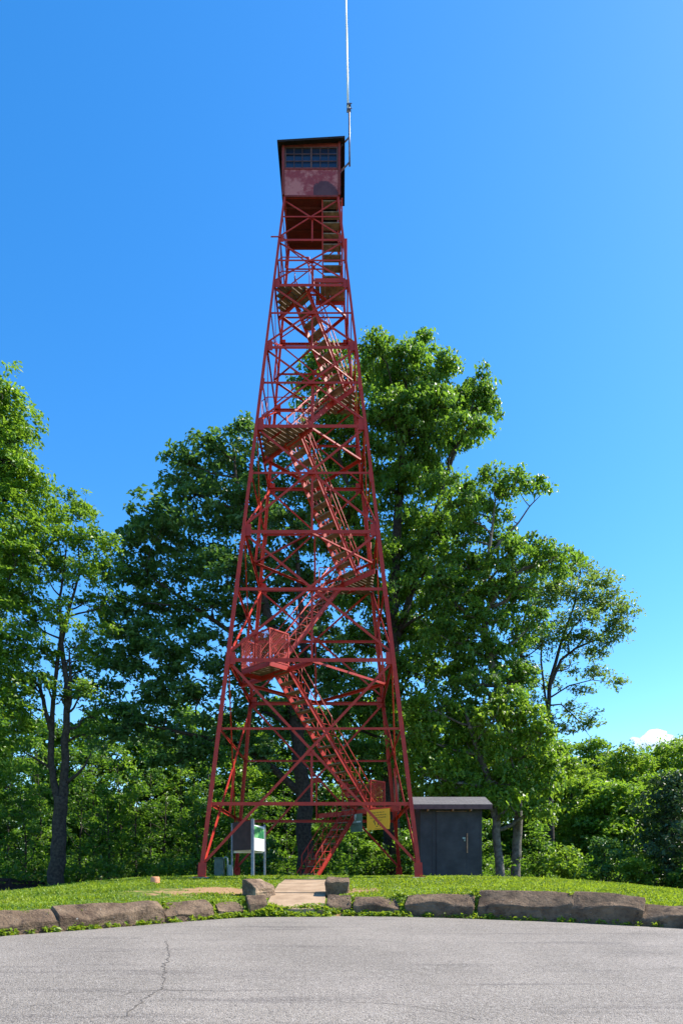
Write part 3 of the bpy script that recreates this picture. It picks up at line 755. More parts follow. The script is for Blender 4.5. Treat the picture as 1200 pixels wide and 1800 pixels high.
for v, u0, ln in ((0.27, -0.34, 0.66), (0.17, -0.44, 0.88), (0.075, -0.40, 0.80), (-0.03, -0.22, 0.44)): sign_strokes(m, o, u0, v, ln, 0.05, rn, f=0.007)
m.build("lettering", "sign_black", ys_)
m = MB(); c = o + bd * 0.0 + Vector((0, 0, -0.22)) + fn * 0.007     # bolt, figure and oval emblem
def bp(u, v): return c + bd * u + Vector((0, 0, v))
m.poly([bp(-0.25, 0.17), bp(-0.20, 0.18), bp(-0.13, 0.06), bp(-0.155, 0.065), bp(-0.10, -0.03), bp(-0.20, 0.08), bp(-0.175, 0.08)][::-1], fn, 0.002)
m.poly([bp(-0.03, 0.10), bp(0.05, 0.09), bp(0.03, 0.0), bp(-0.01, -0.01)][::-1], fn, 0.002)
m.poly([bp(0.06, -0.02), bp(0.13, 0.0), bp(0.12, -0.04), bp(0.07, -0.05)][::-1], fn, 0.002); m.poly([bp(-0.10, -0.03), bp(-0.02, -0.02), bp(-0.03, -0.06), bp(-0.09, -0.06)][::-1], fn, 0.002)
ring_ = [(0.02 + 0.19 * math.cos(a), -0.05 + 0.09 * math.sin(a)) for a in np.linspace(-2.6, 1.6, 22)]
for (ua, va), (ub, vb) in zip(ring_, ring_[1:]): m.plate(bp(ua, va), bp(ub, vb), (0, 0, 1), -0.006, 0.006, fn, 0.0, 0.0015)
m.build("emblem", "sign_black", ys_)
gc = on_beam(0.66); go = Vector((gc.x, gc.y, 0)) + fn * 0.10; zg = (HY - 1446.5) / F * go.y
gs_ = empty("notice_board", (go.x, go.y, zg), "dark green information notice with pale text blocks, left of the yellow sign", "sign")
m = MB(); o = go + Vector((0, 0, zg)); m.quadbox(o, bd, (0, 0, 1), fn, 0.32, 0.36, 0.005); m.build("board", "sign_green", gs_, bevel=0.004)
m = MB()
for (u, v, a_, b_) in ((-0.14, 0.27, 0.14, 0.06), (-0.20, 0.15, 0.07, 0.05), (-0.07, 0.15, 0.04, 0.045), (0.12, 0.04, 0.13, 0.03), (-0.16, 0.05, 0.12, 0.010), (-0.16, 0.01, 0.12, 0.010)):
    m.quadbox(o + bd * u + Vector((0, 0, v)) + fn * 0.007, bd, (0, 0, 1), fn, a_, b_, 0.0015)
m.build("text_block", "sign_white", gs_)
m = MB(); sign_strokes(m, o, -0.28, -0.05, 0.5, 0.02, rn, f=0.0065); sign_strokes(m, o, -0.28, -0.11, 0.4, 0.02, rn, f=0.0065); m.build("lettering", "sign_black", gs_)

# ------------------------------------------------------------------ three-sided notice stand
A = Vector((-2.98, 22.4, 0)); B = Vector((-3.83, 23.35, 0)); C = Vector((-2.71, 23.5, 0))
ks = empty("notice_stand", (-3.15, 23.1, 0), "three-sided notice stand on grey posts with brown and white-green panels", "notice stand")
for P, r_, ztop in ((A, 0.05, 2.03), (B, 0.03, 1.96), (C, 0.035, 1.92)):
    m = MB(); g = float(ground_z(P.x, P.y)) - 0.2; m.box(P.x - r_, P.x + r_, P.y - r_, P.y + r_, g, ztop); m.build("post", "grey_post", ks, bevel=0.008)
def panel(P, Q, z0, z1, th, mat, out):
    d = (Q - P).normalized(); n_ = Vector((d.y, -d.x, 0)) * out; m = MB()
    m.plate(P + d * 0.06 + Vector((0, 0, z0)), Q - d * 0.05 + Vector((0, 0, z0)), (0, 0, 1), 0, z1 - z0, n_, -th / 2, th / 2)
    return m, d, n_
m, d, n_ = panel(B, A, 1.0, 1.98, 0.03, None, 1); m.build("brown_panel", "brown_panel", ks)
m, d, n_ = panel(A, C, 0.98, 1.84, 0.03, None, 1); wp = m.build("map_panel", "white_print", ks)
L = (C - A).length
def pq(u, v): return A + d * (0.06 + u * (L - 0.11)) + n_ * 0.017 + Vector((0, 0, 0.98 + v * 0.86))
m = MB(); m.poly([pq(0.03, 0.50), pq(0.97, 0.50), pq(0.97, 0.90), pq(0.03, 0.97)], n_, 0.001); m.build("printed_picture", "green_print", wp)
m = MB(); m.poly([pq(0.36, 0.5), pq(0.97, 0.5), pq(0.97, 0.82), pq(0.82, 0.80), pq(0.72, 0.88), pq(0.62, 0.72), pq(0.55, 0.9), pq(0.48, 0.75), pq(0.40, 0.92), pq(0.36, 0.9), pq(0.46, 0.66)], n_, 0.0022); m.build("printed_tree", "dark_green_print", wp)
m = MB()
for q in range(7): m.poly([pq(0.1, 0.42 - q * 0.05), pq(0.55, 0.42 - q * 0.05), pq(0.55, 0.435 - q * 0.05), pq(0.1, 0.435 - q * 0.05)], n_, 0.001)
m.build("printed_text", "grey_post", wp)
m, d, n_ = panel(B, C, 0.92, 1.75, 0.03, None, -1); m.build("rear_panel", "white_print", ks)

# utility pedestal with conduit
up = empty("utility_box", (-4.25, 23.4, 0), "small dark green utility box with a bent grey conduit behind the notice stand", "utility box")
m = MB(); m.box(-4.45, -4.12, 23.3, 23.6, -0.15, 0.72); m.box(-4.47, -4.10, 23.28, 23.62, 0.721, 0.76); m.build("box", "utility_green", up, bevel=0.015)
m = MB(); m.tube([(-4.10, 23.27, 0.72), (-4.04, 23.25, 0.78), (-3.98, 23.25, 0.74), (-3.96, 23.25, 0.62), (-3.96, 23.25, 0.0)], 0.03, 8); m.box(-3.93, -3.80, 23.2, 23.3, 0.02, 0.5); m.build("conduit", "conduit_grey", up)

# orange stump-like marker
m = MB(); mx, my = -5.42, 19.4; mz = float(ground_z(mx, my))
m.tube([(mx, my, mz - 0.08), (mx, my, mz + 0.02), (mx, my, mz + 0.17), (mx, my, mz + 0.195), (mx, my, mz + 0.20)], [0.135, 0.132, 0.128, 0.115, 0.06], 20)
tag(m.build("round_marker", "clay_orange"), "short round orange clay-coloured marker on the lawn left of the tower", "marker")

# dark wooden rail fence at the left
fe = empty("rail_fence", (-13, 26, -0.8), "low dark wooden rail fence at the lawn's left edge below the trees", "fence")
fa, fb = at(-90, 1538, 24.5), at(78, 1553, 31.0)
m = MB(); m.plate(fa, fb, (0, 0, 1), -0.07, 0.07, (1, 0, 0), -0.03, 0.03); m.build("rail", "rail_wood", fe)
la, lb = at(-90, 1556, 24.5), at(92, 1560, 31.0)
m = MB(); m.plate(la, lb, (0, 0, 1), -0.12, 0.12, (1, 0, 0), -0.03, 0.03); m.build("rail", "rail_wood", fe)
for t in (0.12, 0.56, 0.92):
    p = Vector(fa).lerp(Vector(fb), t); m = MB(); m.box(p.x - 0.09, p.x + 0.09, p.y + 0.02, p.y + 0.2, -2.0, p.z + 0.08); m.build("post", "rail_wood", fe)

# ------------------------------------------------------------------ shed
sx0, sx1, sy0, sy1 = 2.74, 4.88, 23.2, 25.0; zt = 2.50
shed = empty("shed", (3.8, 24.1, 0), "small windowless dark grey wooden shed with low gable roof right of the tower", "shed")
m = MB(); m.box(sx0, sx1, sy0, sy1, -0.3, zt)
m.poly([(sx0 + .001, sy0 + .02, zt), (sx0 + .001, sy1 - .02, zt), (sx0 + .001, (sy0 + sy1) / 2, zt + 0.38)], (1, 0, 0), sx1 - sx0 - .002)
m.build("wall", "shed_board", shed)
for xg in (sx0 + 0.03, 3.20, sx1 - 0.03):
    m = MB(); m.box(xg - 0.03, xg + 0.03, sy0 - 0.016, sy0 - 0.001, 0.0, zt - 0.02); m.build("batten", "shed_board", shed)
m = MB(); m.box(3.30, 4.33, sy0 - 0.03, sy0 - 0.002, 0.02, 2.36); dr = m.build("door", "shed_board", shed, bevel=0.006)
m = MB(); m.box(4.345, 4.385, sy0 - 0.05, sy0 - 0.017, 0.92, 1.60); m.build("latch_bar", "hasp_wood", dr)
m = MB(); m.box(4.20, 4.30, sy0 - 0.055, sy0 - 0.031, 1.40, 1.46); m.tube([(4.27, sy0 - 0.06, 1.32), (4.27, sy0 - 0.06, 1.38)], 0.025, 8); m.build("handle", "conduit_grey", dr)
m = MB(); m.box(3.28, 4.36, sy0 - 0.034, sy0 - 0.0315, 2.361, 2.372); m.build("drip_edge", "hasp_wood", dr)
rd0, rd1 = sx0 - 0.28, sx1 + 0.30; ym = (sy0 + sy1) / 2
m = MB(); ez = zt + 0.02; rz_ = zt + 0.42; y0_, y1_ = sy0 - 0.30, sy1 + 0.30
m.poly([(rd0, y0_, ez), (rd1, y0_, ez), (rd1, ym, rz_), (rd0, ym, rz_)], (0, -0.35, 1), 0.06); m.poly([(rd0, ym, rz_), (rd1, ym, rz_), (rd1, y1_, ez), (rd0, y1_, ez)], (0, 0.35, 1), 0.06)
rfm = m.build("roof", "shingle", shed)
m = MB(); m.box(rd0 + .01, rd1 - .01, y0_ - 0.03, y0_ - 0.002, ez - 0.11, ez + 0.045); m.build("fascia", "shed_trim", rfm)
for xr in (2.98, 3.84, 4.46):
    m = MB(); m.box(xr - 0.02, xr + 0.02, y0_ + 0.002, sy0 - 0.002, ez - 0.16, ez - 0.02); m.build("rafter_tail", "hasp_wood", rfm)

# ------------------------------------------------------------------ vegetation
DENS, PER = 1.8, 1.75
def leaf_quads(C, N, size, rng, droop=0.0, asp=0.55):
    """leaf-sized kites at points C with normals N"""
    n = len(C); N = N / np.linalg.norm(N, axis=1, keepdims=True)
    t = rng.normal(size=(n, 3)); t -= N * (t * N).sum(1, keepdims=True); t /= np.linalg.norm(t, axis=1, keepdims=True)
    b = np.cross(N, t); s = size * 1.12 * rng.uniform(0.6, 1.4, (n, 1))
    base = C - t * s * 0.5; tip = C + t * s * 0.5 - np.array([0, 0, 1]) * s * droop; mid = C + t * s * 0.02
    l = mid + b * s * asp * 0.5 + N * s * 0.09; r = mid - b * s * asp * 0.5 + N * s * 0.09
    V = np.stack([base, l, tip, r], 1).reshape(-1, 3); Q = np.arange(n * 4).reshape(n, 4)
    return V, Q
def clump_leaves(centers, rad, per, size, rng, flat=0.55, outdir=None, droop=0.25, asp=0.55):
    k = len(centers); per_n = np.maximum(3, rng.normal(per * PER, per * PER * 0.3, k).astype(int)); idx = np.repeat(np.arange(k), per_n); n = len(idx)
    R_ = rng.uniform(0.6, 1.3, k) * rad
    off = rng.normal(size=(n, 3)); off /= np.linalg.norm(off, axis=1, keepdims=True); off *= (rng.uniform(0, 1, (n, 1)) ** 0.45) * R_[idx][:, None]
    off[:, 2] *= flat
    if outdir is not None:
        tl = outdir[idx]; off += tl * (-np.abs(off[:, 2:3])) * 0.0; off[:, 2] -= 0.25 * (off[:, :2] * tl[:, :2]).sum(1)
    C = centers[idx] + off
    N = np.array([0, 0, 1.0]) + rng.normal(0, 0.62, (n, 3))
    if outdir is not None: N += outdir[idx] * 0.55
    V, Q = leaf_quads(C, N, size, rng, droop, asp)
    ct = rng.uniform(0, 1, k); tint = np.clip(0.5 * ct[idx] + 0.5 * rng.uniform(0, 1, n), 0, 1)
    return V, Q, np.repeat(tint, 4)
def crown_from_blobs(blobs, dens, rad, per, size, seed, flat=0.55, droop=0.25, shell=0.62, asp=0.55):
    rng = np.random.default_rng(seed); CC = []; OD = []
    for (c, r) in blobs:
        c = np.array(c); r = np.array(r); area = 4 * math.pi * ((r[0] * r[1]) ** 1.6 / 3 + (r[0] * r[2]) ** 1.6 / 3 + (r[1] * r[2]) ** 1.6 / 3) ** (1 / 1.6)
        n = max(3, int(area * dens * DENS)); d = rng.normal(size=(n, 3)); d /= np.linalg.norm(d, axis=1, keepdims=True)
        d[:, 2] = np.where(d[:, 2] < -0.3, d[:, 2] * rng.choice([1, -0.6], n), d[:, 2])
        lump = 1 + 0.22 * np.sin(d @ rng.normal(0, 3, 3) + rng.uniform(0, 6)) + 0.15 * np.sin(d @ rng.normal(0, 5.5, 3) + rng.uniform(0, 6))
        rr = np.where(rng.uniform(size=n) < shell, rng.uniform(0.82, 1.08, n), rng.uniform(0.3, 0.9, n)) * lump
        CC.append(c + d * r * rr[:, None]); o = d.copy(); OD.append(o)
    CC = np.concatenate(CC); OD = np.concatenate(OD)
    return clump_leaves(CC, rad, per, size, rng, flat, OD, droop, asp)
def limb(mb, p, q, r0, r1, rnd, sag=0.12, n=6, sides=7):
    p = Vector(p); q = Vector(q); L = (q - p).length; pts = []; rs = []
    w1 = Vector((rnd.gauss(0, 1), rnd.gauss(0, 1), rnd.gauss(0, 0.5))) * L * 0.06; w2 = Vector((rnd.gauss(0, 1), rnd.gauss(0, 1), rnd.gauss(0, 0.5))) * L * 0.05
    for i in range(n + 1):
        t = i / n; pt = p.lerp(q, t) + w1 * math.sin(math.pi * t) + w2 * math.sin(2 * math.pi * t) - Vector((0, 0, sag * L * (t * (1 - t))))
        pts.append(pt); rs.append(r0 + (r1 - r0) * t ** 0.8)
    mb.tube(pts, rs, sides); return pts
def make_tree(name, label, group, base, stems, blobs, leafmat, dens=1.7, rad=0.45, per=20, size=0.17, seed=1, bark="bark", twigs=4, flat=0.55, shell=0.62, droop=0.25, cat="tree", asp=0.55, limb_r=0.10):
    """stems: list of (points, radii); blobs: [(centre, radii)]; every blob gets a limb from the nearest stem point and twigs"""
    rnd = random.Random(seed); t = empty(name, base, label, cat, group); mb = MB(); nodes_ = []
    for pts, rs in stems:
        P = [Vector([float(v) for v in p]) for p in pts]; fine = []; fr = []
        for i in range(len(P) - 1):
            k = 4
            for q in range(k):
                tt = q / k; fine.append(P[i].lerp(P[i + 1], tt) + Vector((rnd.gauss(0, 1), rnd.gauss(0, 1), 0)) * rs[i] * 0.10); fr.append(rs[i] + (rs[i + 1] - rs[i]) * tt)
        fine.append(P[-1]); fr.append(rs[-1]); mb.tube(fine, fr, 12)
        nodes_ += list(zip(fine, fr))
    for c, r in blobs:
        c = Vector([float(v) for v in c]); best = min(nodes_, key=lambda a: (a[0] - c).length + max(0, a[0].z - c.z + 0.6) * 1.2)
        r0 = min(limb_r, best[1] * 0.7); L = (best[0] - c).length
        if L > 0.2:
            pts = limb(mb, best[0], c, r0, r0 * 0.45, rnd); nodes_.append((pts[3], r0 * 0.7))
        for _ in range(twigs):
            d = Vector((rnd.gauss(0, 1), rnd.gauss(0, 1), rnd.gauss(0.2, 0.8))).normalized()
            q = c + Vector((d.x * r[0], d.y * r[1], d.z * r[2])) * 0.95; limb(mb, c, q, r0 * 0.42, 0.008, rnd, 0.05, 4, 5)
    mb.build("trunk", bark, t)
    V, Q, tn = crown_from_blobs(blobs, dens, rad, per, size, seed, flat, droop, shell, asp)
    np_mesh("crown", V, Q, leafmat, t, tn)
    return t
def pix_blobs(lst, Y, rnd, dz=0.8, ydepth=0.9, g=1.3):
    out = []
    for it in lst:
        x, y, rx, ry = it[:4]; dY = it[4] if len(it) > 4 else rnd.uniform(-1, 1) * dz
        yy = Y + dY; k = yy / F; out.append((at(x, y, yy), (rx * k * g, (rx + ry) / 2 * k * ydepth, ry * k * g)))
    return out
def pts_pix(lst, Y): return [at(x, y, Y + (d[0] if d else 0)) for x, y, *d in lst]
rv = random.Random(21)

# tall tree leaning in from the left frame edge
make_tree("tall_tree", "tallest light green tree at the left frame edge, cut off by it", None, at(-70, 1600, 27), [(pts_pix([(-70, 1620), (-60, 1300), (-40, 1000), (-20, 780), (-5, 690)], 27), [0.34, 0.28, 0.2, 0.1, 0.05])],
    pix_blobs([(-8, 690, 38, 40), (8, 745, 38, 45), (-30, 770, 60, 70), (30, 770, 22, 18), (12, 810, 40, 35), (40, 805, 14, 12), (-30, 860, 70, 60), (30, 865, 42, 38), (62, 855, 18, 14), (0, 920, 62, 50), (28, 985, 45, 40), (-30, 1010, 70, 60), (15, 1060, 40, 40), (-20, 1110, 60, 50), (10, 1150, 40, 30), (-20, 1200, 60, 45), (5, 1250, 40, 35), (-40, 1300, 60, 50), (0, 1340, 40, 40)], 27, rv), "leaf_green", 2.0, 0.42, 19, 0.145, 31)
# forked tree
make_tree("forked_tree", "tree with dark forked trunk and open light green crown at left of the lawn", None, at(98, 1560, 27.5),
    [(pts_pix([(98, 1580), (102, 1490), (106, 1420), (108, 1400)], 27.5), [0.36, 0.30, 0.27, 0.26]),
     (pts_pix([(104, 1415), (94, 1370), (90, 1330), (92, 1285), (80, 1250), (72, 1210), (55, 1190)], 27.5), [0.17, 0.14, 0.13, 0.12, 0.09, 0.07, 0.04]),
     (pts_pix([(92, 1285), (94, 1230), (98, 1190), (110, 1100), (104, 1060), (112, 1010), (118, 950)], 27.5), [0.10, 0.09, 0.08, 0.07, 0.055, 0.04, 0.02]),
     (pts_pix([(110, 1410), (114, 1350), (116, 1290), (118, 1250), (118, 1200), (108, 1130), (122, 1070), (140, 1010), (138, 950)], 27.5), [0.20, 0.16, 0.145, 0.13, 0.11, 0.09, 0.06, 0.04, 0.02]),
     (pts_pix([(118, 1260), (124, 1230), (124, 1190), (122, 1140)], 27.5), [0.08, 0.075, 0.06, 0.03]),
     (pts_pix([(118, 1375), (136, 1362), (150, 1345), (160, 1325)], 27.5), [0.08, 0.06, 0.04, 0.02]),
     (pts_pix([(90, 1350), (76, 1342), (60, 1332), (42, 1322)], 27.5), [0.06, 0.05, 0.04, 0.02])],
    pix_blobs([(118, 880, 34, 22), (88, 905, 34, 30), (145, 905, 30, 28), (60, 955, 36, 40), (112, 950, 40, 38), (160, 955, 34, 36), (195, 965, 22, 24), (185, 1000, 28, 22), (80, 1010, 40, 32), (135, 1005, 40, 30), (50, 1060, 36, 30), (100, 1065, 24, 18), (150, 1060, 28, 20), (170, 1110, 30, 20), (35, 1125, 34, 20), (70, 1140, 34, 14), (120, 1160, 38, 16), (55, 1195, 36, 12), (150, 1215, 28, 22), (20, 1230, 34, 20), (45, 1285, 28, 14), (160, 1260, 24, 18), (70, 1185, 20, 10), (140, 1130, 22, 14), (20, 1000, 34, 30), (110, 1000, 34, 26), (10, 1170, 30, 20), (185, 1060, 24, 22), (140, 1290, 24, 14), (105, 1095, 26, 18), (60, 1095, 28, 20), (140, 1180, 26, 16), (85, 1205, 24, 14), (30, 1190, 28, 16), (165, 1150, 24, 16), (110, 1225, 24, 12)], 27.5, rv, 1.1, 0.8, 1.12), "leaf_green", 1.75, 0.36, 17, 0.14, 32, twigs=6, limb_r=0.07)
# dark maple behind the tower's left
MAPLE = [(420, 775, 28, 26), (375, 785, 36, 28), (330, 815, 34, 26), (405, 835, 44, 36), (345, 870, 48, 34), (285, 900, 42, 26), (250, 925, 30, 24), (300, 950, 52, 36), (385, 925, 52, 44), (440, 900, 46, 50), (245, 975, 32, 28), (330, 1010, 54, 34), (280, 1030, 36, 24), (400, 1010, 50, 42), (455, 1000, 44, 44), (240, 1075, 42, 32), (300, 1085, 44, 30), (215, 1120, 34, 24), (270, 1150, 48, 34), (325, 1165, 50, 34), (390, 1170, 30, 22), (375, 1065, 34, 22), (430, 1085, 40, 30), (225, 1180, 44, 28), (290, 1215, 46, 26), (350, 1230, 40, 26), (200, 1255, 42, 22), (250, 1275, 56, 24), (195, 1290, 44, 18), (310, 1305, 48, 22), (345, 1330, 44, 22), (290, 1345, 34, 16), (480, 860, 44, 44), (500, 940, 44, 44), (470, 1060, 40, 30), (520, 1030, 40, 40), (490, 1140, 48, 40), (430, 1200, 44, 34), (530, 1190, 44, 40), (460, 1250, 48, 34), (400, 1290, 44, 28), (520, 1280, 44, 34), (450, 1325, 44, 26), (560, 1120, 36, 34), (545, 900, 36, 36), (215, 1015, 34, 26), (190, 1085, 30, 24), (180, 1150, 34, 24), (250, 1110, 36, 26), (165, 1215, 34, 22), (360, 1120, 34, 18), (410, 1130, 26, 16), (265, 1240, 40, 22)]
make_tree("maple_tree", "broad dark green maple behind the left half of the tower", None, at(537, 1545, 30), [(pts_pix([(538, 1570), (537, 1480), (535, 1400), (525, 1310), (505, 1200), (470, 1080), (440, 960), (415, 840), (410, 780)], 30), [0.40, 0.36, 0.34, 0.30, 0.25, 0.2, 0.14, 0.07, 0.03]),
    (pts_pix([(534, 1400), (480, 1350), (420, 1310), (330, 1290), (240, 1270)], 30), [0.2, 0.16, 0.13, 0.08, 0.03]), (pts_pix([(525, 1310), (540, 1200), (530, 1080), (520, 960), (500, 880)], 30), [0.2, 0.17, 0.13, 0.08, 0.03]), (pts_pix([(500, 1190), (420, 1120), (330, 1060), (260, 1010)], 30), [0.14, 0.11, 0.08, 0.03])],
    pix_blobs(MAPLE, 30, rv, 1.6, 0.9, 1.16), "leaf_maple", 1.30, 0.46, 18, 0.21, 33, twigs=4)
# tall tree behind the tower
TALL = [(652, 620, 26, 24), (700, 628, 34, 28), (742, 622, 26, 26), (660, 665, 36, 34), (715, 680, 44, 36), (768, 665, 30, 30), (760, 720, 42, 36), (810, 705, 32, 28), (842, 680, 18, 22), (845, 718, 24, 30), (820, 755, 32, 24), (690, 735, 46, 40), (745, 770, 44, 34), (795, 785, 28, 20), (690, 800, 46, 38), (745, 820, 40, 28), (700, 865, 44, 34), (760, 850, 32, 22), (725, 925, 52, 36), (770, 935, 36, 34), (700, 985, 44, 36), (755, 1000, 44, 34), (720, 1050, 44, 34), (775, 1055, 34, 34), (700, 1115, 44, 34), (755, 1120, 42, 34), (720, 1180, 44, 34),
    (560, 640, 24, 30), (595, 670, 34, 34), (545, 690, 26, 24), (575, 735, 40, 34), (615, 745, 34, 34), (550, 780, 30, 24), (600, 815, 42, 34), (640, 850, 34, 34), (570, 870, 34, 28), (615, 910, 40, 30), (580, 965, 36, 28), (640, 970, 40, 34), (600, 1040, 30, 26), (650, 1060, 34, 34), (630, 1130, 40, 34), (600, 1190, 44, 34), (660, 1210, 44, 34), (620, 1270, 44, 34), (690, 1260, 44, 34), (590, 1330, 44, 28), (655, 1330, 44, 28)]
make_tree("tall_oak", "tall full-crowned green oak directly behind the tower's right side", None, at(688, 1545, 32), [(pts_pix([(688, 1570), (687, 1440), (688, 1300), (690, 1100), (700, 900), (710, 760), (715, 650)], 32), [0.46, 0.42, 0.36, 0.29, 0.2, 0.11, 0.03]),
    (pts_pix([(690, 1150), (735, 1000), (780, 850), (810, 760), (835, 700)], 32), [0.2, 0.15, 0.11, 0.07, 0.02]), (pts_pix([(690, 1100), (640, 960), (600, 820), (575, 700)], 32), [0.18, 0.14, 0.09, 0.03])],
    pix_blobs(TALL, 32, rv, 1.7, 1.0, 1.18), "leaf_oak", 1.7, 0.48, 20, 0.19, 34, twigs=4, droop=0.5)
# spreading oak on the right
make_tree("spreading_oak", "oak with long limbs reaching right, its slim grey trunk right of the shed", None, at(906, 1540, 29), [(pts_pix([(906, 1570), (907, 1500), (910, 1440), (905, 1340), (880, 1230), (855, 1130), (845, 1060), (860, 960), (870, 880)], 29), [0.22, 0.20, 0.19, 0.18, 0.17, 0.15, 0.12, 0.07, 0.03]),
    (pts_pix([(850, 1080), (880, 1030), (920, 1000), (970, 985), (1000, 985)], 29), [0.13, 0.11, 0.08, 0.05, 0.02]), (pts_pix([(852, 990), (880, 950), (910, 920), (930, 890), (950, 870)], 29), [0.08, 0.06, 0.04, 0.03, 0.012])],
    pix_blobs([(870, 845, 26, 18), (905, 845, 24, 16), (940, 858, 20, 13), (838, 868, 28, 22), (885, 870, 26, 12), (805, 890, 28, 26), (850, 905, 28, 20), (895, 912, 16, 10), (820, 940, 32, 22), (870, 945, 26, 14), (905, 965, 26, 16), (945, 965, 24, 18), (880, 990, 34, 20), (930, 995, 34, 20), (975, 980, 24, 18), (1005, 985, 16, 14), (975, 1005, 18, 10), (830, 1000, 36, 28), (880, 1035, 34, 18), (925, 1030, 24, 14), (800, 1060, 36, 32), (850, 1090, 36, 26), (900, 1085, 28, 18), (810, 1130, 40, 30), (865, 1150, 36, 26), (905, 1120, 22, 22), (790, 1195, 42, 30), (845, 1210, 40, 28), (895, 1200, 30, 28), (920, 1180, 20, 20), (785, 850, 26, 22), (800, 985, 34, 26), (770, 1020, 34, 30), (845, 1045, 34, 26), (770, 1110, 36, 30), (830, 1170, 36, 28), (880, 1240, 36, 26), (780, 1240, 36, 26), (910, 1045, 26, 18), (940, 1090, 20, 18)], 29, rv, 1.2), "leaf_oak", 1.75, 0.42, 19, 0.17, 35, bark="bark_grey", twigs=5, droop=0.45)
make_tree("leafy_tree", "leafy tree with low bright foliage hanging behind the shed roof", None, at(876, 1540, 28), [(pts_pix([(880, 1570), (874, 1490), (870, 1430), (855, 1360), (830, 1290), (810, 1230)], 28), [0.2, 0.17, 0.16, 0.13, 0.1, 0.04]), (pts_pix([(870, 1420), (900, 1370), (930, 1310), (940, 1270)], 28), [0.1, 0.09, 0.07, 0.03])],
    pix_blobs([(760, 1250, 34, 30), (810, 1265, 42, 30), (865, 1270, 40, 28), (915, 1260, 34, 30), (950, 1290, 26, 26), (770, 1310, 42, 28), (830, 1320, 44, 28), (890, 1325, 42, 28), (940, 1335, 32, 28), (760, 1355, 42, 22), (815, 1368, 42, 20), (870, 1375, 42, 24), (925, 1385, 42, 26), (965, 1350, 26, 30), (785, 1392, 44, 12), (845, 1400, 36, 14), (895, 1412, 34, 16), (945, 1425, 34, 18), (725, 1290, 30, 30), (735, 1350, 34, 26)], 28, rv, 0.9), "leaf_bright", 1.7, 0.42, 19, 0.18, 36, bark="bark_grey", twigs=4, droop=0.45)
# sparse tree
make_tree("sparse_tree", "thin open tree with fanned bare branches and sparse leaves, right side", None, at(968, 1545, 35), [(pts_pix([(972, 1590), (966, 1400), (962, 1260), (966, 1200), (985, 1130), (1010, 1060), (1020, 1000)], 35), [0.177, 0.150, 0.122, 0.102, 0.075, 0.041, 0.014]),
    (pts_pix([(966, 1205), (985, 1160), (1010, 1140), (1045, 1125), (1085, 1090), (1105, 1065)], 35), [0.088, 0.075, 0.061, 0.048, 0.027, 0.010]), (pts_pix([(968, 1225), (1000, 1205), (1040, 1195), (1075, 1200)], 35), [0.048, 0.034, 0.024, 0.008]),
    (pts_pix([(966, 1240), (985, 1238), (1010, 1260), (1040, 1300)], 35), [0.048, 0.034, 0.024, 0.008]), (pts_pix([(914, 1330), (914, 1200), (916, 1110), (930, 1040)], 34), [0.1, 0.07, 0.05, 0.02]), (pts_pix([(962, 1260), (950, 1160), (955, 1080), (985, 1020)], 35), [0.061, 0.048, 0.027, 0.010])],
    pix_blobs([(985, 1005, 28, 18), (1025, 1000, 24, 16), (1050, 1025, 26, 22), (1010, 1040, 32, 22), (1080, 1050, 22, 20), (1100, 1080, 20, 16), (1060, 1075, 28, 22), (970, 1060, 28, 26), (1020, 1090, 28, 24), (1095, 1105, 14, 12), (1070, 1130, 24, 16), (1040, 1150, 22, 14), (980, 1110, 22, 22), (1050, 1185, 26, 12), (1082, 1200, 20, 12), (1000, 1170, 18, 14), (1020, 1215, 20, 10), (1005, 1250, 22, 14), (1035, 1275, 20, 16), (990, 1280, 18, 12), (930, 1110, 20, 20), (920, 1170, 18, 20), (945, 1050, 18, 20), (940, 1010, 20, 16), (935, 1075, 24, 22), (930, 1140, 24, 24), (945, 1200, 24, 22), (960, 1130, 22, 20), (975, 1030, 24, 18), (1035, 1055, 26, 20), (1000, 1125, 24, 18), (1030, 1120, 22, 16), (1075, 1100, 22, 16), (935, 1240, 22, 20), (960, 1265, 20, 16)], 35, rv, 1.3, 0.9, 1.16), "leaf_sparse", 1.9, 0.46, 13, 0.15, 37, bark="bark", twigs=7, limb_r=0.06)

def auto_tree(name, label, group, X, Y, h, cw, leafmat, seed, low=0.25, nb=16, size=0.2, rad=0.55, per=18, dens=1.3, tr=0.14, twigs=2, bark="bark", shape=1.0):
    rnd = random.Random(seed); gz = float(ground_z(X, Y)); blobs = []
    for q in range(nb):
        t = (q + 0.5) / nb; zc = gz + h * (low + (1 - low) * t); prof = math.sin(math.pi * (0.12 + 0.80 * t)) ** 0.7 * (1.0 if shape >= 1 else (1 - t) ** 0.6)
        a = q * 2.4 + rnd.uniform(-0.4, 0.4); rr = cw * prof * rnd.uniform(0.25, 0.75); s = cw * rnd.uniform(0.34, 0.52) * (0.6 + 0.4 * prof)
        blobs.append(((X + math.cos(a) * rr, Y + math.sin(a) * rr, min(zc, gz + h - s * 0.5)), (s, s, s * rnd.uniform(0.6, 0.85))))
    stems = [([(X, Y, gz - 0.3), (X + rnd.uniform(-.1, .1), Y, gz + h * 0.4), (X + rnd.uniform(-.3, .3), Y, gz + h * 0.9)], [tr, tr * 0.75, 0.02])]
    return make_tree(name, label, group, (X, Y, gz), stems, blobs, leafmat, dens, rad, per, size, seed, bark, twigs, limb_r=0.05)
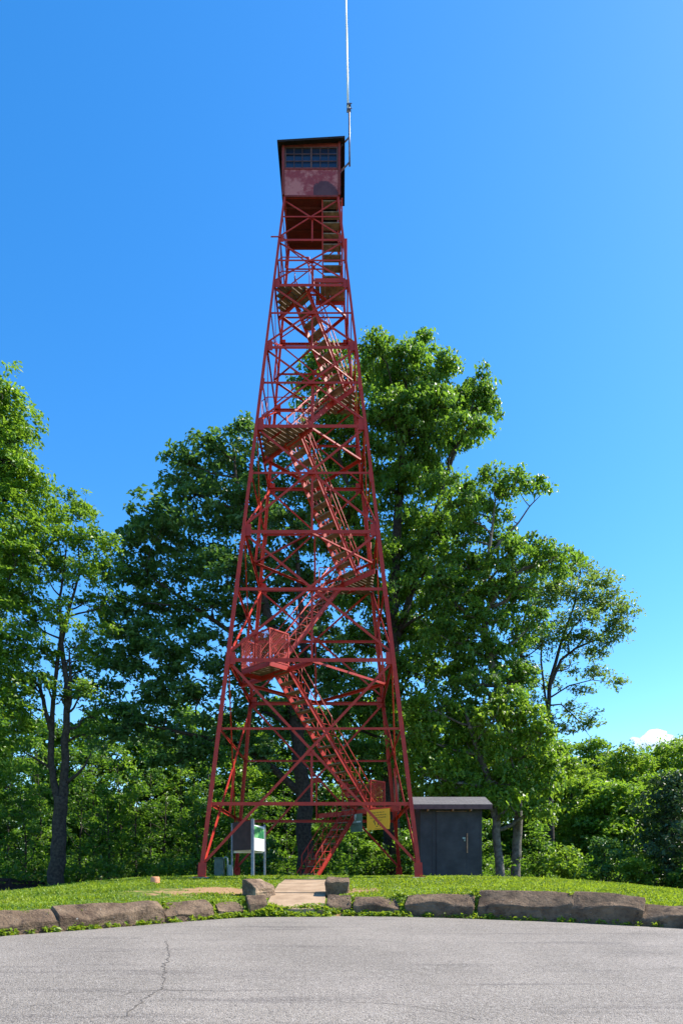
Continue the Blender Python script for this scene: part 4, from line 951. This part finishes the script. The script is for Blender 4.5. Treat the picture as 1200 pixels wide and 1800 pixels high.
# woods on the far right
RW = [(1000, 1335, 44, "leaf_bright", 1.0), (1052, 1300, 47, "leaf_green", 1.0), (1098, 1322, 43, "leaf_bright", 0.9), (1140, 1322, 46, "leaf_green", 1.0), (1183, 1306, 50, "leaf_bright", 1.1), (1230, 1300, 44, "leaf_green", 1.0), (1280, 1310, 46, "leaf_bright", 1.0), (1030, 1372, 38, "leaf_bright", 0.8), (1075, 1380, 36, "leaf_green", 0.8), (1115, 1390, 37, "leaf_bright", 0.8), (1160, 1365, 39, "leaf_green", 0.9), (1215, 1370, 37, "leaf_bright", 0.9)]
for k, (x, yt, Y, lm, cwf) in enumerate(RW):
    p = at(x, yt, Y); X = p[0]; h = p[2] - float(ground_z(X, Y))
    auto_tree("woodland_tree", "light green tree in the woods closing the view at far right", "woodland trees at far right", X, Y, h, 2.6 * cwf, lm, 200 + k, low=0.12, size=0.22, rad=0.6, per=16, dens=1.25)
auto_tree("dark_tree", "dark shadowed evergreen tree at the right frame edge above the lawn", None, at(1180, 1500, 29)[0], 29, 5.0, 2.6, "leaf_needle", 230, low=0.02, nb=22, size=0.17, rad=0.5, per=13, dens=0.85, shape=0.5)
# saplings at the left
k = 0
for (x, Y, yt) in ((-20, 30, 1330), (15, 33, 1310), (45, 31, 1370), (70, 35, 1300), (140, 32, 1340), (165, 35, 1290), (190, 31, 1390), (215, 34, 1310), (240, 32, 1360), (265, 36, 1300), (290, 33, 1380), (320, 35, 1330), (345, 32, 1400), (375, 35, 1340), (405, 33, 1390), (440, 36, 1330), (470, 34, 1400), (505, 36, 1360)):
    p = at(x, yt, Y); h = p[2] - float(ground_z(p[0], Y)); k += 1
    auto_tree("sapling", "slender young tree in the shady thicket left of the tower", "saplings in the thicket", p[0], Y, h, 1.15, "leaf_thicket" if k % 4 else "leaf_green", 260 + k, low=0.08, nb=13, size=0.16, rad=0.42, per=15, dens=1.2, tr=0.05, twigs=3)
# bushes beneath the tower's far side and at the right
BUSH = [(565, 32.8, 1440, "leaf_oak", "round leafy bush under the stairs behind the tower's middle"), (620, 30.5, 1450, "leaf_oak", "leafy bush below the green and yellow signs"), (655, 31.0, 1480, "leaf_bright", "low bright bush between the yellow sign and the dark trunk"), (720, 30.0, 1460, "leaf_oak", "bush filling the gap between tower and shed"), (460, 31, 1470, "leaf_maple", "dark shaded bush behind the notice stand"),
    (950, 31, 1440, "leaf_oak", "bush right of the two grey trunks"), (1000, 29, 1485, "leaf_bright", "bright yellow-green bush on the lawn's far edge at right"), (1065, 30, 1470, "leaf_maple", "dark low bush in shade left of the evergreen"), (1120, 28.5, 1510, "leaf_bright", "small bright sprig of bush at the foot of the evergreen"), (1215, 27.5, 1520, "leaf_oak", "low bush at the lawn's right end by the frame edge"), (845, 30.5, 1440, "leaf_oak", "bush close behind the shed's right corner")]
for k, (x, Y, yt, lm, lab) in enumerate(BUSH):
    p = at(x, yt, Y); gz = float(ground_z(p[0], Y)); h = p[2] - gz
    auto_tree("bush", lab, "bushes at the lawn's far edge", p[0], Y, h, 0.95, lm, 300 + k, low=0.05, nb=10, size=0.17, rad=0.4, per=18, dens=1.6, tr=0.03, twigs=2)
# background trees
for k, (x, Y, yt) in enumerate(((-60, 46, 1230), (20, 50, 1250), (100, 44, 1270), (180, 49, 1255), (260, 45, 1275), (340, 50, 1240), (420, 46, 1260), (500, 49, 1230), (580, 45, 1250), (660, 50, 1230), (740, 46, 1240), (820, 49, 1260), (900, 46, 1280), (975, 50, 1300))):
    p = at(x, yt, Y); h = p[2] - float(ground_z(p[0], Y))
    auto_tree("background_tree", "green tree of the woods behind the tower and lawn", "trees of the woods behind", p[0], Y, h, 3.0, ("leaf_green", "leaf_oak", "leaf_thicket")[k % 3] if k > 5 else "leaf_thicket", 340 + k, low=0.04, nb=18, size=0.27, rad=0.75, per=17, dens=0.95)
rng = np.random.default_rng(70); n = 2600
ux = rng.uniform(-24, 24, n); uy = rng.uniform(28.5, 43, n); uz = ground_z(ux, uy) + rng.uniform(0, 1, n) ** 1.6 * 1.2
V, Q, tn = clump_leaves(np.stack([ux, uy, uz], 1), 0.5, 11, 0.17, rng, 0.6)
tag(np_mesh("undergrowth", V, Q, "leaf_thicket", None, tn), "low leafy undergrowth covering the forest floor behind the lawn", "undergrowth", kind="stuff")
# far woods: one mass nobody could count
rng = np.random.default_rng(77); n = 5200
fx = rng.uniform(-75, 75, n); fy = rng.uniform(60, 76, n); top = 9.5 + 1.6 * np.sin(fx * 0.35) + 1.2 * np.sin(fx * 0.9 + 2) + rng.normal(0, 0.5, n)
fz = -1.6 + top * rng.uniform(0, 1, n) ** 0.7
od = np.stack([rng.normal(0, .3, n), -np.ones(n), np.full(n, 0.5)], 1)
V, Q, tn = clump_leaves(np.stack([fx, fy, fz], 1), 1.1, 14, 0.42, rng, 0.6, od)
tag(np_mesh("far_woods", V, Q, "leaf_green", None, tn), "distant wood closing the horizon behind the trees", "woods", kind="stuff")

# ------------------------------------------------------------------ grass
rng = np.random.default_rng(5); n = 330000
gx = rng.uniform(-12.5, 12.5, n); gy = rng.uniform(10, 26.5, n); e_ = smooth_edge(gx)
keep = (gy > e_ + 0.08) & (np.abs(gx) < gy * 0.56 + 0.4)
keep &= ~((gx > -1.9) & (gx < -0.38) & (gy > 16.0) & (gy < 21.2))
bm_ = bare_mask(gx, gy); pn = noise3(np.stack([gx * 0.9, gy * 0.9, gx * 0], 1), 9)
keep &= rng.uniform(size=n) > np.clip((bm_ + 0.35 * pn - 0.25) * 2.4, 0, 0.97)
keep &= rng.uniform(size=n) < np.clip(1.25 - (gy - 20) * 0.08, 0.4, 1)
gx, gy = gx[keep], gy[keep]; n = len(gx); gz = ground_z(gx, gy)
hgt = rng.uniform(0.022, 0.062, n) * (1 + 0.5 * np.clip(noise3(np.stack([gx * 2, gy * 2, gx * 0], 1), 19), -1, 1))
tall = rng.uniform(size=n) < 0.012; hgt = np.where(tall, hgt * 2.0, hgt)
ang = rng.uniform(0, 6.283, n); lean = rng.uniform(0.2, 0.9, n) * hgt; wdt = rng.uniform(0.009, 0.026, n)
dx, dy = np.cos(ang), np.sin(ang); B0_ = np.stack([gx, gy, gz - 0.01], 1); s_ = np.stack([-dy, dx, dx * 0], 1) * wdt[:, None]
T_ = B0_ + np.stack([dx * lean, dy * lean, hgt], 1); M_ = B0_ + np.stack([dx * lean * .35, dy * lean * .35, hgt * 0.6], 1)
V = np.stack([B0_ - s_ * .6, B0_ + s_ * .6, M_ + s_, T_, M_ - s_], 1).reshape(-1, 3); Q = np.arange(n * 5).reshape(n, 5)
pt = np.clip(0.5 + 0.35 * noise3(np.stack([gx * 1.3, gy * 1.3, gx * 0], 1), 29) + rng.normal(0, 0.32, n), 0, 1)
tag(np_mesh("grass", V, Q, "grass_blade", None, np.repeat(pt, 5)), "mown green grass with clover covering the mound", "grass", kind="stuff")
# broad-leaved weeds along the foot of the stones
rng = np.random.default_rng(8); wc = []
for _ in range(420):
    x = rng.uniform(-7.5, 7.5); e1 = float(smooth_edge(x)); p = rng.uniform(size=1)[0]
    dens_ = 1.0 if -3.2 < x < 1.6 else (0.5 if x < 4 else 0.22)
    if p > dens_: continue
    wc.append((x, e1 + rng.uniform(0.02, 0.22), 0))
for _ in range(60):
    wc.append((rng.uniform(-1.95, -0.35), 15.95 - rng.uniform(0, 0.12), 0))
for (x0, x1, yt, *_r) in STONES[:-1]:
    X = (x1 + 1.5 - 600) / F * 15.0; e1 = float(smooth_edge(X)); X *= (e1 + 0.3) / 15.0
    for q in range(7): wc.append((X + rng.normal(0, 0.05), float(smooth_edge(X)) + 0.12 + 0.08 * q, 0))
wc = np.array(wc); wc[:, 2] = ground_z(wc[:, 0], wc[:, 1]) + 0.05
V, Q, tn = clump_leaves(wc, 0.11, 11, 0.085, rng, 0.8, None, 0.1)
tag(np_mesh("weeds", V, Q, "grass_blade", None, tn), "broad-leaved weeds growing along the foot of the stones", "weeds", kind="stuff")

# ------------------------------------------------------------------ small cumulus beyond the woods
rng = np.random.default_rng(12); base = at(1152, 1312, 3000.0)
cv = []; cf = []
def mat_cloud():
    m = bpy.data.materials.new("cloud_vapour"); m.use_nodes = True; n = m.node_tree; n.nodes.clear()
    v = n.nodes.new("ShaderNodeVolumePrincipled"); v.inputs['Color'].default_value = (1, 1, 1, 1); v.inputs['Density'].default_value = 0.035; v.inputs['Anisotropy'].default_value = 0.35
    o = n.nodes.new("ShaderNodeOutputMaterial"); n.links.new(v.outputs[0], o.inputs['Volume']); MATS["cloud_white"] = m
mat_cloud()
def ico(c, r, seed):
    n1, n2 = 40, 26; th = np.linspace(0, 2 * np.pi, n1, endpoint=False); ph = np.linspace(0.001, np.pi - 0.001, n2); A_, P_ = np.meshgrid(th, ph)
    d = np.stack([np.cos(A_) * np.sin(P_), np.sin(A_) * np.sin(P_), np.cos(P_)], -1).reshape(-1, 3)
    V = np.array(c) + d * r * (1 + 0.12 * noise3(d * 1.6, seed))[:, None]; b = sum(len(q) for q in cv); cv.append(V)
    i, j = np.meshgrid(np.arange(n1), np.arange(n2 - 1)); i = i.ravel(); j = j.ravel(); cf.append(np.stack([b + j * n1 + i, b + (j + 1) * n1 + i, b + (j + 1) * n1 + (i + 1) % n1, b + j * n1 + (i + 1) % n1], 1))
k3 = 3000 / F
for q, (px_, py_, rp) in enumerate(((1152, 1295, 16), (1138, 1302, 13), (1168, 1303, 15), (1182, 1308, 13), (1125, 1310, 10), (1155, 1306, 17), (1112, 1299, 5), (1117, 1301, 6), (1200, 1305, 12), (1215, 1300, 14), (1144, 1294, 10), (1160, 1292, 10))):
    ico(at(px_, py_, 3000.0), np.array([rp * k3 * 1.15, rp * k3, rp * k3 * 0.85]), q)
V = np.concatenate(cv); Q = np.concatenate(cf)
tag(np_mesh("cloud", V, Q, "cloud_white", smooth=True), "small white cumulus cloud low above the trees at right", "cloud")
